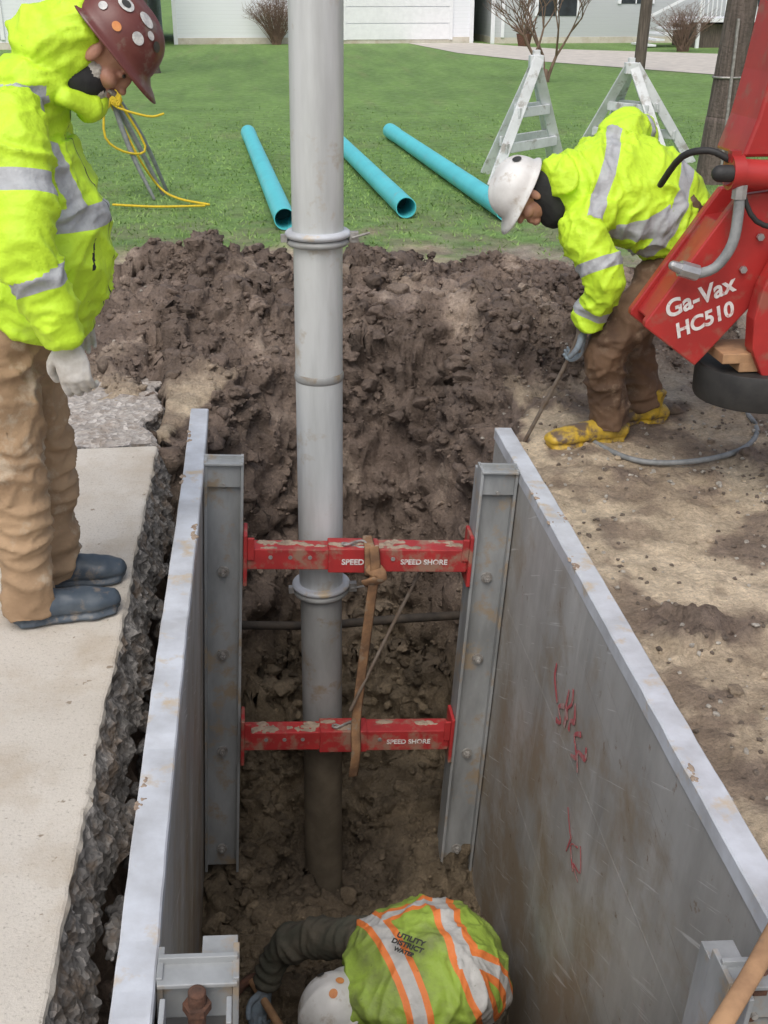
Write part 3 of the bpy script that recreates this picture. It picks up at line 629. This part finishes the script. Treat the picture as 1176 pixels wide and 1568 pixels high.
s.loft([((-.78,3.385,.95),.112),((-.775,3.37,.78),.106),((-.77,3.355,.52),.090),((-.795,3.36,.25),.080),((-.805,3.37,.045),.094,.092)],c1=.08); s.loft([((-.77,3.545,.95),.112),((-.755,3.56,.78),.104),((-.73,3.58,.52),.088),((-.75,3.60,.25),.080),((-.765,3.61,.045),.094,.090)],c1=.08)
s.blob((-.76,3.46,.97),(.15,.19,.15)); s.loft([((-.76,3.46,.95),.18,.15),((-.72,3.46,1.15),.17,.14)])
remesh('trousers',s,M['duck'],p,.0082,2,cloth(LG,.018,9.5,4.2,seed=11))
boot(p,(-.85,3.34,0),(-.525,3.42,0),'boot',h=.2); boot(p,(-.81,3.61,0),(-.53,3.64,0),'boot',h=.2)
hand(p,(-.548,3.16,.995),(.15,-.02,-1),(.1,.9,0.1),'glove',.5,thumb=-1,sc=1.15); hand(p,(-.60,3.74,.95),(.1,0,-1),(0,-1,0),'glove',.4,thumb=1)
fw=(.62,-.08,-.78); upv=(.78,0,.62)
head(p,(-.405,3.46,1.735),fw,upv,True); s=Soup(); s.blob((-.475,3.46,1.665),(.085,.09,.075)); s.blob((-.51,3.46,1.70),(.07,.10,.08)); remesh('neck_gaiter',s,M['black'],p,.007,2)
hardhat(p,(-.368,3.455,1.772),fw,upv,'maroon',[(-1.9,.75,.021,'stick_w'),(-1.15,1.1,.016,'stick_w'),(-2.6,1.05,.019,'stick_w'),(-1.2,.55,.019,'stick_w'),(-1.6,1.3,.012,'stick_o'),(-.6,.9,.014,'stick_k'),(-2.1,1.25,.012,'stick_w'),(-.9,.8,.011,'stick_w'),(-2.4,.5,.015,'stick_w'),(-1.9,.75,.012,'stick_k'),(-2.6,1.05,.010,'stick_k')])
# ---- bending man
p=group('bending_construction_worker',(1.6,4.9,0))
sd=(.1,.62,.70)
s=Soup(); T=((1.86,4.93,.92),(1.36,4.87,1.13),.24)
s.loft([((1.885,4.93,.90),.22,.17,(0,.9,.35)),((1.80,4.93,.97),.245,.185,(.1,.75,.6)),((1.66,4.92,1.06),.265,.19,(.15,.65,.75)),((1.52,4.90,1.11),.25,.18,sd),((1.40,4.87,1.13),.21,.15,sd),((1.30,4.86,1.12),.12,.11,sd)],c0=.12)
A1=[(1.42,4.77,1.03),(1.335,4.72,.98),(1.38,4.65,.87),(1.43,4.61,.77),(1.40,4.66,.66),(1.375,4.70,.575)]
s.loft(list(zip(A1,(.10,.098,.088,.08,.07,.058))),c1=.15)
A2=[(1.52,4.98,1.24),(1.60,5.07,1.31),(1.70,5.20,1.28),(1.62,5.30,1.12),(1.5,5.28,.98)]
s.loft(list(zip(A2,(.10,.10,.09,.075,.06)))); s.blob((1.27,4.86,1.16),(.085,.13,.10)); s.blob((1.38,4.90,1.20),(.11,.13,.09))
segs=[T,(A1[1],A1[3],.085),(A1[3],A1[5],.065),(A2[1],A2[2],.09),(A2[2],A2[4],.07)]
st=[([0],(1.42,4.87,1.11),(-.93,.1,.36),.03,None),([0],(1.72,4.9,1.02),(-.88,-.1,.5),.032,None),([0],(1.55,4.78,1.0),(.22,.62,-.74),.028,lambda P:P[:,0]<1.72),([0],(1.5,5.02,1.22),(.22,.62,-.74),.028,lambda P:P[:,0]<1.72),([1],(1.40,4.63,.84),(.3,-.4,-1),.026,None),([2],(1.39,4.67,.64),(-.3,.3,-1),.022,None),([3],(1.66,5.15,1.29),(.6,.7,-.1),.03,None)]
remesh('jacket',s,M['hivis'],p,.0085,2,cloth(segs,.016,11,4.2,st,(),23))
s=Soup(); K1=(1.50,4.72,.47);K2=(1.73,5.03,.45)
s.blob((1.90,4.93,.86),(.165,.21,.17)); s.loft([((1.93,4.93,.84),.2,.16),((1.78,4.93,.98),.2,.15)])
s.loft([((1.86,4.84,.80),.14),((1.68,4.77,.63),.122),(K1,.10),((1.515,4.74,.28),.088),((1.545,4.76,.085),.094)],c1=.08); s.loft([((1.89,5.02,.80),.14),((1.81,5.04,.62),.12),(K2,.10),((1.74,5.0,.26),.088),((1.785,4.98,.085),.092)],c1=.08)
remesh('trousers',s,M['duckwet'],p,.0085,2,cloth([((1.9,4.85,.85),K1,.12),(K1,(1.53,4.76,.05),.09),((1.9,5.02,.85),K2,.12),(K2,(1.77,4.98,.05),.09)],.018,10,4.2,seed=31))
boot(p,(1.62,4.77,0),(1.245,4.69,0),'yboot',h=.17,w=.062); boot(p,(1.88,4.98,0),(1.56,4.95,0),'yboot',h=.17,w=.062)
hand(p,(1.372,4.705,.55),(-.05,.05,-1),(-1,.1,0),'gloved',.75,thumb=-1,sc=1.08); hand(p,(1.49,5.28,.95),(-.3,0,-1),(0,-1,0),'gloved',.5)
fw=(-.45,-.15,-.85); upv=(-.85,0,.5)
head(p,(1.125,4.85,1.10),fw,upv); hardhat(p,(1.09,4.85,1.125),fw,upv,'whiteshell',[(2.6,.9,.02,'stick_k'),(-2.2,1.1,.022,'stick_w')])
s=Soup(); s.loft([((1.17,4.85,1.12),.080),((1.22,4.855,1.10),.085,.10),((1.28,4.86,1.06),.09,.12)]); remesh('neck_gaiter',s,M['black'],p,.008,2)
pr=group('probe_rod',(1.3,4.7,.3)); s=Soup(); s.loft([((1.36,4.68,.62),.009),((1.33,4.70,.45),.009),((1.18,4.83,.0),.009),((1.14,4.86,-.12),.009)],n=10); s.loft([((1.36,4.68,.46),.014),((1.35,4.69,.60),.014)],n=10); build('shaft',s,M['rod'],pr,True)
# ---- man in the trench
p=group('crouching_trench_worker',(.45,3.05,-1.9))
sd=(-.2,.97,0)
s=Soup(); s.loft([((.64,3.10,-1.45),.17,.14),((.50,3.07,-1.34),.19,.13),((.34,3.03,-1.36),.19,.12),((.26,3.01,-1.41),.16,.10)],side=sd)
AR=[(.33,3.18,-1.36),(.24,3.25,-1.39),(.09,3.35,-1.47),(-.03,3.42,-1.56),(-.08,3.41,-1.66),(-.11,3.38,-1.74)]
s.loft(list(zip(AR,(.09,.085,.075,.066,.056,.046))),c1=.15)
AL=[(.40,2.86,-1.38),(.33,2.78,-1.43),(.24,2.73,-1.58),(.10,2.88,-1.72)]
s.loft(list(zip(AL,(.09,.085,.07,.05))))
for (h,k,f_) in (((.66,3.02,-1.5),(.42,2.96,-1.80),(.78,2.95,-1.87)),((.66,3.20,-1.5),(.48,3.28,-1.80),(.78,3.28,-1.87))): s.loft([(h,.13),(k,.095),(((k[0]+f_[0])/2,(k[1]+f_[1])/2,-1.87),.085),(f_,.07)])
remesh('work_clothes',s,M['sweat'],p,.009,2,cloth([((.66,3.13,-1.45),(.3,3.04,-1.4),.15),(AR[1],AR[3],.07),(AR[3],AR[5],.05),(AL[1],AL[3],.07)],.014,12,4.5,seed=41))
s=Soup(); s.loft([((.66,3.09,-1.47),.21,.15),((.61,3.08,-1.37),.25,.165),((.50,3.04,-1.31),.285,.17),((.38,3.01,-1.315),.275,.155),((.29,2.98,-1.355),.23,.13),((.24,2.97,-1.385),.13,.10)],side=sd,c0=.5)
st=[(None,(.58,3.07,-1.2),(1,.15,0.3),.022,None),(None,(.33,3.06,0),(1,.30,0),.022,None),
    (None,(.5,3.20,0),(-.22,.97,0),.02,lambda P:(P[:,0]>.33)&(P[:,0]<.58)),(None,(.5,2.88,0),(-.22,.97,0),.02,lambda P:(P[:,0]>.57))]
remesh('safety_vest',s,M['vest'],p,.0078,2,cloth([((.7,3.14,-1.4),(.3,3.04,-1.35),.2)],.018,8,4.2,st,(),51))
t_=Matrix.Translation((.415,2.97,-1.124))@Matrix.Rotation(math.radians(-32),4,'Z')@Matrix.Rotation(math.radians(6),4,'X')
for i,(b_,sz) in enumerate((('UTILITY',.030),('DISTRICT',.028),('WATER',.022))):
    q=text('back_print',b_,sz,Matrix.Identity(4),M['stick_k'],p,bold=.0012); q.matrix_parent_inverse=Matrix.Translation(-p.location); q.matrix_basis=t_@Matrix.Translation((0,-.029*i,.0))
fw=(-.5,-.1,-.86); upv=(-.72,-.25,.6)
head(p,(.16,2.965,-1.43),fw,upv); hardhat(p,(.135,2.95,-1.395),fw,upv,'whiteshell',[(2.7,.9,.016,'stick_o'),(-2.4,.9,.014,'stick_k'),(3.1,1.2,.014,'stick_o')])
s=Soup(); s.loft([((.18,2.97,-1.41),.075),((.25,3.0,-1.40),.085)]); remesh('collar',s,M['sweat'],p,.008,2)
hand(p,(-.113,3.375,-1.745),(-.35,-.5,-.75),(.3,-.7,.2),'gloved',.7,thumb=1); hand(p,(.09,2.885,-1.73),(-.6,.3,-.6),(-.2,.2,-1),'gloved',.5)
boot(p,(.72,2.95,-1.93),(.84,2.95,-1.93),'boot',h=.08)
tl=group('hand_tool',(0,3.2,-1.75)); s=Soup(); s.loft([((-.17,3.48,-1.80),.014),((-.11,3.32,-1.76),.016),((0,3.02,-1.70),.018),((.04,2.9,-1.68),.018)],n=12); build('handle',s,M['handle'],tl,True)
s=Soup(); s.loft([((-.26,3.44,-1.86),.008,.02),((-.18,3.49,-1.80),.02,.02),((-.10,3.54,-1.85),.006,.018)],n=8); build('pick_head',s,M['rust'],tl,True)
# ================================================================ BOOM (right)
bo=group('vacuum_boom',(1.9,4.2,.4))
def prism(s,pts,y0,y1,mi=0):
    n=len(pts); v=[(a,y0,b) for a,b in pts]+[(a,y1,b) for a,b in pts]; f=[tuple(range(n)),tuple(range(2*n-1,n-1,-1))]+[(i,i+n,(i+1)%n+n,(i+1)%n) for i in range(n)]; s.add(v,f,mi)
s=Soup(); nose=[(1.755,1.20),(1.70,1.12),(1.445,.735),(1.445,.715),(1.66,.555),(1.70,.60),(1.80,.72),(1.93,.87),(2.6,1.05),(2.6,1.30)]
prism(s,nose,4.12,4.16); prism(s,nose,4.30,4.34)
prism(s,[(1.70,1.10),(1.47,.735),(1.66,.60),(1.80,.76),(2.55,1.1),(2.55,1.25)],4.16,4.30)
prism(s,[(1.90,1.00),(1.85,.88),(1.83,.76),(1.84,.64),(1.89,.54),(1.98,.47),(2.15,.52),(2.05,.60),(1.98,.70),(1.96,.80),(1.98,.90),(2.04,1.0)],4.02,4.10)
build('nose_plate',s,M['red'],bo,bev=.006)
s=Soup(); prism(s,[(1.76,1.33),(1.80,1.46),(1.83,1.62),(1.86,1.85),(1.98,2.5),(2.9,2.7),(2.9,1.7),(2.3,1.33)],4.15,4.42); build('boom_arm',s,M['red'],bo,bev=.012)
s=Soup(); s.loft([((1.70,4.08,1.29),.052),((1.80,4.08,1.28),.052),((2.5,4.08,1.26),.052)],side=(0,1,0),n=28,sub=2,cap=False); s.loft([((1.685,4.08,1.29),.062),((1.73,4.08,1.29),.062)],n=28,sub=1,cap=False); s.box((1.70,4.08,1.345),(.018,.018,.02)); build('cylinder',s,M['red'],bo,True).modifiers.new('e','EDGE_SPLIT')
s=Soup(); s.loft([((1.725,4.06,1.24),.018),((1.728,4.05,1.15),.020),((1.715,4.04,1.04),.020),((1.66,4.04,.955),.019),((1.58,4.05,.93),.019)],n=14); build('hydraulic_hose',s,M['hose'],bo,True)
s=Soup(); s.loft([((1.60,4.05,.935),.030),((1.53,4.05,.955),.030)],n=8,sub=1,cap=False); s.loft([((1.53,4.05,.955),.022),((1.505,4.05,.965),.018)],n=14); s.loft([((1.726,4.06,1.20),.028),((1.726,4.06,1.25),.028)],n=8,sub=1,cap=False)
for (a,b) in ((1.85,1.05),(1.80,.93),(2.0,1.12)): s.loft([((a,4.115,b),.014),((a,4.10,b),.014)],side=(1,0,0),n=6,sub=1,cap=False)
build('fittings',s,M['chrome'],bo)
s=Soup(); s.loft([((1.69,4.1,1.33),.013),((1.62,4.12,1.36),.013),((1.55,4.2,1.33),.013),((1.55,4.4,1.2),.013)],n=10); s.loft([((1.70,4.05,1.29),.03),((1.64,4.05,1.29),.03)],n=14); s.loft([((1.73,4.06,1.24),.01),((1.80,4.05,1.12),.01),((1.95,4.05,1.10),.01),((2.2,4.05,1.2),.01)],n=8); build('black_hose',s,M['rubber'],bo,True)
s=Soup(); s.loft([((1.95,4.2,.40),.23),((1.95,4.2,.415),.24),((1.95,4.2,.52),.24),((1.95,4.2,.54),.23)],side=(1,0,0),n=48,sub=2,cap=False); build('suction_drum',s,M['rubber'],bo,True).modifiers.new('e','EDGE_SPLIT')
s=Soup(); s.box((1.90,4.15,.60),(.16,.10,.02)); s.box((1.86,4.1,.565),(.05,.05,.02)); build('wood_block',s,M['handle'],bo,bev=.004)
s=Soup(); s.box((2.95,4.3,.85),(.12,.12,.85)); s.box((2.95,4.3,.01),(.4,.4,.02)); s.box((2.7,4.25,1.15),(.3,.08,.1)); build('mast',s,M['red'],bo,bev=.01)
for body,cx_,cz_,sz in (('Ga-Vax',1.645,.825,.092),('HC510',1.675,.735,.080)):
    q=text('lettering',body,sz,Matrix.Identity(4),M['wpaint'],bo,bold=.0025); q.data.shear=.15; q.matrix_parent_inverse=Matrix.Translation(-bo.location); q.matrix_basis=Matrix.Translation((cx_,4.118,cz_))@Matrix.Rotation(math.radians(-22),4,'Y')@Matrix.Rotation(math.pi/2,4,'X')
s=Soup(); s.box((1.92,4.148,1.42),(.07,.002,.025)); build('label',s,M['wpaint'],bo)
s=Soup(); s.loft([((1.40,4.85,.03),.011),((1.56,4.50,.02),.012),((1.79,4.43,.02),.012),((2.07,4.53,.02),.012),((2.25,4.75,.03),.012),((2.30,5.1,.05),.012),((2.22,5.3,.3),.012)],n=12,sub=8); build('water_hose',s,M['hose'],smooth=True)
# ================================================================ LAWN OBJECTS
def bpipe(a,b,r=.092):
    e=group('pvc_pipe',a); a=Vector(a);b=Vector(b); d=(b-a).normalized(); s=Soup(); x_=d.cross(Vector((0,0,1))).normalized();y_=x_.cross(d); n=32;v=[];f=[]
    for t,rr in [(.5,r*.92),(0,r*.92),(0,r),(.0,r),((b-a).length-.5,r),((b-a).length-.45,r*1.07),((b-a).length,r*1.07),((b-a).length,r*.95),((b-a).length-.5,r*.92)]:
        for k in range(n):
            q=2*math.pi*k/n; v.append(a+d*t+x_*rr*math.cos(q)+y_*rr*math.sin(q))
    for i in range(8):
        for k in range(n): f.append((i*n+k,i*n+(k+1)%n,(i+1)*n+(k+1)%n,(i+1)*n+k))
    s.add(v,f); o=build('pipe_wall',s,M['blue'],e,True); o.modifiers.new('e','EDGE_SPLIT')
    s=Soup(); s.loft([(a+d*.45,r*.93),(a+d*.5,r*.93)],n=24,sub=1,cap=False); build('bore_shade_disc',s,M['blueshade'],e)  # added dark disc across the bore, painted stand-in for the shade inside
bpipe((.22,9.87,.10),(-.09,16.2,.10)); bpipe((1.31,10.3,.10),(.98,16.4,.10)); bpipe((2.17,10.07,.10),(1.83,16.2,.10))
def sawhorse(f1,f2,ap,back):
    e=group('barricade_sawhorse',(ap[0],ap[1],0)); s=Soup(); f1=Vector(f1);f2=Vector(f2);ap=Vector(ap);bk=Vector(back)
    for o in (Vector((0,0,0)),bk):
        a=f1+o;b=f2+o; s.beam(a,ap+(a-f1)*.08+Vector((.02,0,0)),.11,.035,(0,1,0)); s.beam(b,ap+(b-f2)*.08-Vector((.02,0,0)),.11,.035,(0,1,0))
        for t in (.30,.58): s.beam(a.lerp(ap,t)+Vector((0,-.03,0)),b.lerp(ap,t)+Vector((0,-.03,0)),.03,.10,(0,0,1))
    s.box(ap+Vector((0,bk.y*.04,-.03)),(.07,.05,.06)); s.box(ap+Vector((0,bk.y*.04,.05)),(.035,.03,.03)); build('frame',s,M['whitep'],e,bev=.006)
sawhorse((2.42,12.0,0),(3.40,12.9,0),(2.90,12.3,1.22),(.1,.9,0)); sawhorse((4.62,12.9,0),(3.90,14.2,0),(4.25,13.4,1.08),(.45,.5,0))
s=Soup(); s.loft([((4.76,12.0,-.1),.165),((4.80,12.0,.6),.155),((4.86,12,1.4),.15),((5.3,12,8),.12)],n=20,sub=8,side=(1,0,0)); 
up_=group('utility_pole',(4.78,12,0)); build('pole',s,M['wood'],up_,True); s=Soup(); s.loft([((4.83+.155*math.cos(t),12+.155*math.sin(t),1.05),.012) for t in np.linspace(0,6.28,20)],n=6,sub=1); s.box((4.80,11.84,.9),(.012,.012,.7)); build('ground_wire',s,M['bolt'],up_); 
s=Soup(); s.beam((4.4,12,7.3),(6.1,12,7.3),.1,.1); build('crossarm',s,M['wood'],up_)
s=Soup(); s.loft([((9.25,28.6,-.1),.14),((9.35,28.6,3),.13),((9.5,28.6,8),.1)],n=14,side=(1,0,0)); build('wood_post',s,M['wood'],smooth=True)
tp=group('survey_tripod',(-1.2,11.7,0)); s=Soup(); s.loft([((-.93,11.8,0),.016),((-1.15,11.7,.55),.026),((-1.38,11.6,1.08),.03)],n=8); s.loft([((-1.0,11.5,.02),.016),((-1.2,11.55,.5),.024),((-1.36,11.6,1.08),.026)],n=8); s.loft([((-.92,12.1,0),.016),((-1.1,11.9,.55),.024),((-1.36,11.62,1.08),.026)],n=8); s.box((-1.38,11.6,1.12),(.07,.07,.02)); build('legs',s,M['hose'],tp,True)
s=Soup(); r3=random.Random(2)
s.loft([((-.46,11.06,.03),.013),((-.75,11.3,.05),.012),((-.95,11.75,.08),.012),((-1.1,11.6,.35),.012),((-1.25,11.6,.7),.012),((-1.37,11.55,1.0),.012),((-1.2,11.5,1.12),.012),((-1.32,11.5,.9),.012),((-1.0,11.5,.78),.012),((-.85,11.5,.80),.012)],n=6); s.loft([((-.5,11.0,.03),.012),((-.95,11.0,.03),.012),((-1.35,11.15,.03),.012)],n=6); s.loft([((-1.37,11.5,.95),.012),((-1.4,11.45,.6),.012),((-1.2,11.5,.45),.012),((-1.05,11.6,.5),.012),((-1.3,11.5,1.0),.012)],n=6)
for k in range(9): s.loft([((-1.31+r3.uniform(-.09,.09),11.5,1.0+r3.uniform(-.14,.12)),.015) for _ in range(6)],n=6)
build('rope',s,M['rope'],tp,True)
s=Soup(); s.loft([((-2.08,9.2,-.1),.035),((-2.08,9.2,2.6),.035)],n=12); build('yellow_marker_post',s,M['rope'],smooth=True)
# ================================================================ BACKGROUND
def tree(name,base,h,r,lean=0,seed=1,depth=5,mt='bark',gather=.75):
    e=group(name,base); s=Soup(); R=random.Random(seed)
    def br(p,d,l,r,k):
        q=p+d*l; m_=p.lerp(q,.5)+Vector((R.uniform(-1,1),R.uniform(-1,1),0))*l*.05; s.loft([(p,r),(m_,r*.85),(q,r*.7)],n=10 if k>3 else 5,sub=2,side=(1,0,0))
        if k==0: return
        for _ in range(R.choice((2,3,3))):
            a=Vector((R.uniform(-1,1),R.uniform(-1,1),R.uniform(-.1,.7))).normalized(); dd=(d*.8+a*gather).normalized(); br(q,dd,l*R.uniform(.62,.85),r*.62,k-1)
    br(Vector(base)-Vector((0,0,.2)),Vector((lean,0,1)).normalized(),h,r,depth); s.loft([(Vector(base)-V(0,0,.1),r*1.35),(Vector(base)+V(0,0,min(.35,h*.3)),r*1.02)],side=(1,0,0)); build('trunk_and_limbs',s,M[mt],e,True); return e
tree('maple_tree',(-2.5,29.5,0),2.8,.27,seed=4)
for k_,(dx_,sd_) in enumerate(((-.06,3),(.07,8),(0,15))): tree('bare_sapling' if k_==0 else 'bare_sapling.%03d'%k_,(6.2+dx_,25.6+.1*k_,0),.75,.045,lean=(dx_*4),seed=sd_,depth=5,mt='twig',gather=.55)
def shrub(name,c,r,h,n,seed):
    R=random.Random(seed); s=Soup(); c=Vector(c)
    for _ in range(n):
        a=R.uniform(0,6.28); q=R.uniform(.1,1)*r; p0=c+V(R.uniform(-.15,.15),R.uniform(-.15,.15),0); p2=c+V(q*math.cos(a),q*math.sin(a)*.7,h*R.uniform(.6,1)*(1-.3*q/r)); p1=p0.lerp(p2,.5)+V(R.uniform(-.1,.1),R.uniform(-.1,.1),.1)
        s.loft([(p0,.010),(p1,.007),(p2,.003)],n=4,sub=2,cap=False)
        for __ in range(4):
            t=R.uniform(.2,.95); b=p1.lerp(p2,t); s.loft([(b,.005),(b+V(R.uniform(-.3,.3),R.uniform(-.3,.3),R.uniform(.0,.35)),.002)],n=4,sub=1,cap=False)
    build(name,s,M['twig'])
shrub('bare_shrub',(.9,43.5,0),1.2,1.9,170,1); shrub('bare_shrub.001',(13.5,37.5,0),1.2,1.5,110,5)
def house(name,x0,x1,y0,y1,h,mt,feats,roofh=2.2):
    e=group(name,((x0+x1)/2,y0,0)); s=Soup(); s.box(((x0+x1)/2,(y0+y1)/2,h/2+.1),((x1-x0)/2,(y1-y0)/2,h/2-.1)); build('walls',s,M[mt],e)
    s=Soup(); s.box(((x0+x1)/2,(y0+y1)/2,.1),((x1-x0)/2+.02,(y1-y0)/2+.02,.11)); build('foundation',s,M['conc'],e)
    s=Soup(); o=.4; ym=(y0+y1)/2; v=[(x0-o,y0-o,h),(x1+o,y0-o,h),(x1+o,y1+o,h),(x0-o,y1+o,h),(x0-o,ym,h+roofh),(x1+o,ym,h+roofh)]; s.add(v,[(0,1,5,4),(2,3,4,5),(0,4,3),(1,2,5),(0,3,2,1)]); build('roof',s,M['roof'],e)
    s=Soup()
    for xx in (x0-.012,x1+.012): s.box((xx,y0-.012,h/2),(.07,.03,h/2))
    build('corner_trim',s,M['trim'],e)
    for (kind,a,b,z0,z1) in feats:
        s=Soup(); c=(a+b)/2
        for (cx_,cz_,hx,hz) in ((a-.06,(z0+z1)/2,.06,(z1-z0)/2),(b+.06,(z0+z1)/2,.06,(z1-z0)/2),(c,z1+.06,(b-a)/2+.12,.06)): s.box((cx_,y0-.03,cz_),(hx,.035,hz))
        build(kind+'_trim',s,M['trim'],e); s=Soup(); 
        if kind=='garage_door':
            nrow=4; hh=(z1-z0)/nrow
            for i in range(nrow): s.box((c,y0-.02,z0+hh*(i+.5)),((b-a)/2,.022,hh/2-.012))
            build(kind,s,M['trim'],e)
        elif kind=='window': s.box((c,y0-.005,(z0+z1)/2),((b-a)/2,.015,(z1-z0)/2)); build(kind,s,M['glass'],e); s=Soup(); s.box((c,y0-.03,(z0+z1)/2),(.02,.012,(z1-z0)/2)); s.box((c,y0-.031,(z0+z1)/2),((b-a)/2,.012,.02)); build('mullions',s,M['trim'],e)
        else: s.box((c,y0-.008,(z0+z1)/2),((b-a)/2,.015,(z1-z0)/2)); build(kind,s,M['gside'],e)
    return e
house('white_garage',-2.6,7.9,44,53,2.9,'wside',[('garage_door',3.4,7.1,.12,2.3),('window',-.9,1.4,1.65,2.4)])
house('white_house',-14,-3.6,41,52,3.2,'wside',[('window',-6.3,-4.6,1.2,2.4),('door',-9,-8,.3,2.4)])
house('grey_house',8.6,24,43.5,54,3.4,'gside',[('window',10.2,11.6,.9,2.2),('window',13.2,14.3,1.3,2.4),('door',9.0,9.8,.2,2.3),('window',17.5,19,1.2,2.4)])
e=group('porch_deck',(15.3,39,0)); s=Soup(); s.box((17.2,40.8,.85),(2.6,1.3,.06))
for k in range(5): s.box((14.4-.28*k,40.8,.75-.17*k),(.15,.9,.03))
for xx in (14.7,16,17.3,18.6,19.7): s.box((xx,39.55,.4),(.05,.05,.4)); s.box((xx,39.55,1.3),(.04,.04,.45))
s.beam((14.7,39.55,1.75),(19.8,39.55,1.75),.06,.08); s.beam((14.7,39.9,1.7),(13.0,39.9,.9),.05,.08)
for k in range(34): s.box((14.8+.15*k,39.55,1.28),(.018,.018,.38))
build('deck_frame',s,M['trim'],e); s=Soup(); s.box((17.2,40.9,.36),(2.5,1.1,.36)); build('skirting',s,M['wood'],e)
e=group('patio_planter',(9.3,41.5,0)); s=Soup(); s.loft([((9.3,41.5,0),.2),((9.3,41.5,.4),.28)],n=16,cap=False,side=(1,0,0)); build('pot',s,M['rust'],e); s=Soup()
for k in range(60): s.loft([((9.3,41.5,.35),.02),((9.3+random.uniform(-.5,.5),41.5+random.uniform(-.3,.3),random.uniform(.5,1.1)),.008)],n=4,sub=1,cap=False)
build('plant',s,M['twig'],e)
s=Soup(); s.add([(5.6,43.9,.012),(6.3,37.3,.012),(7.5,33.5,.012),(11.1,26.7,.012),(30,14,.012),(36,22,.012),(14.6,35.5,.012),(10,39.2,.012),(8.0,43.9,.012)],[tuple(range(9))]); build('gravel_driveway',s,M['drive'])
# ================================================================ LIGHT + CAMERA
w=bpy.data.worlds.new("World"); scene.world=w; w.use_nodes=True; nt=w.node_tree; sk=nt.nodes.new('ShaderNodeTexSky'); sk.sky_type='NISHITA'; sk.sun_disc=False
el,rot=math.radians(55),math.radians(200)
sk.sun_elevation=el; sk.sun_rotation=rot; sk.air_density=1.0; sk.dust_density=4
hs=nt.nodes.new('ShaderNodeHueSaturation'); hs.inputs['Saturation'].default_value=.65; nt.links.new(sk.outputs[0],hs.inputs['Color']); nt.links.new(hs.outputs[0],nt.nodes['Background'].inputs[0]); nt.nodes['Background'].inputs[1].default_value=.15
L=bpy.data.lights.new('sun','SUN'); L.energy=1.3; L.angle=math.radians(50); L.color=(1,.97,.93); so=bpy.data.objects.new('sun',L); scene.collection.objects.link(so)
dv=Vector((math.sin(rot)*math.cos(el),math.cos(rot)*math.cos(el),math.sin(el))); so.rotation_euler=dv.to_track_quat('Z','Y').to_euler(); so.location=(0,0,10)
cam=bpy.data.cameras.new('camera'); co=bpy.data.objects.new('camera',cam); scene.collection.objects.link(co); scene.camera=co
cam.sensor_fit='VERTICAL'; cam.sensor_height=36; cam.lens=36*1750/1568; cam.clip_start=.05; cam.clip_end=1000
th=math.radians(24.75); ps=math.radians(6.16)
co.location=(0,0,1.9); co.rotation_euler=(math.pi/2-th,0,-ps)
scene.view_settings.view_transform='Standard'; scene.view_settings.look='None'; scene.view_settings.exposure=0
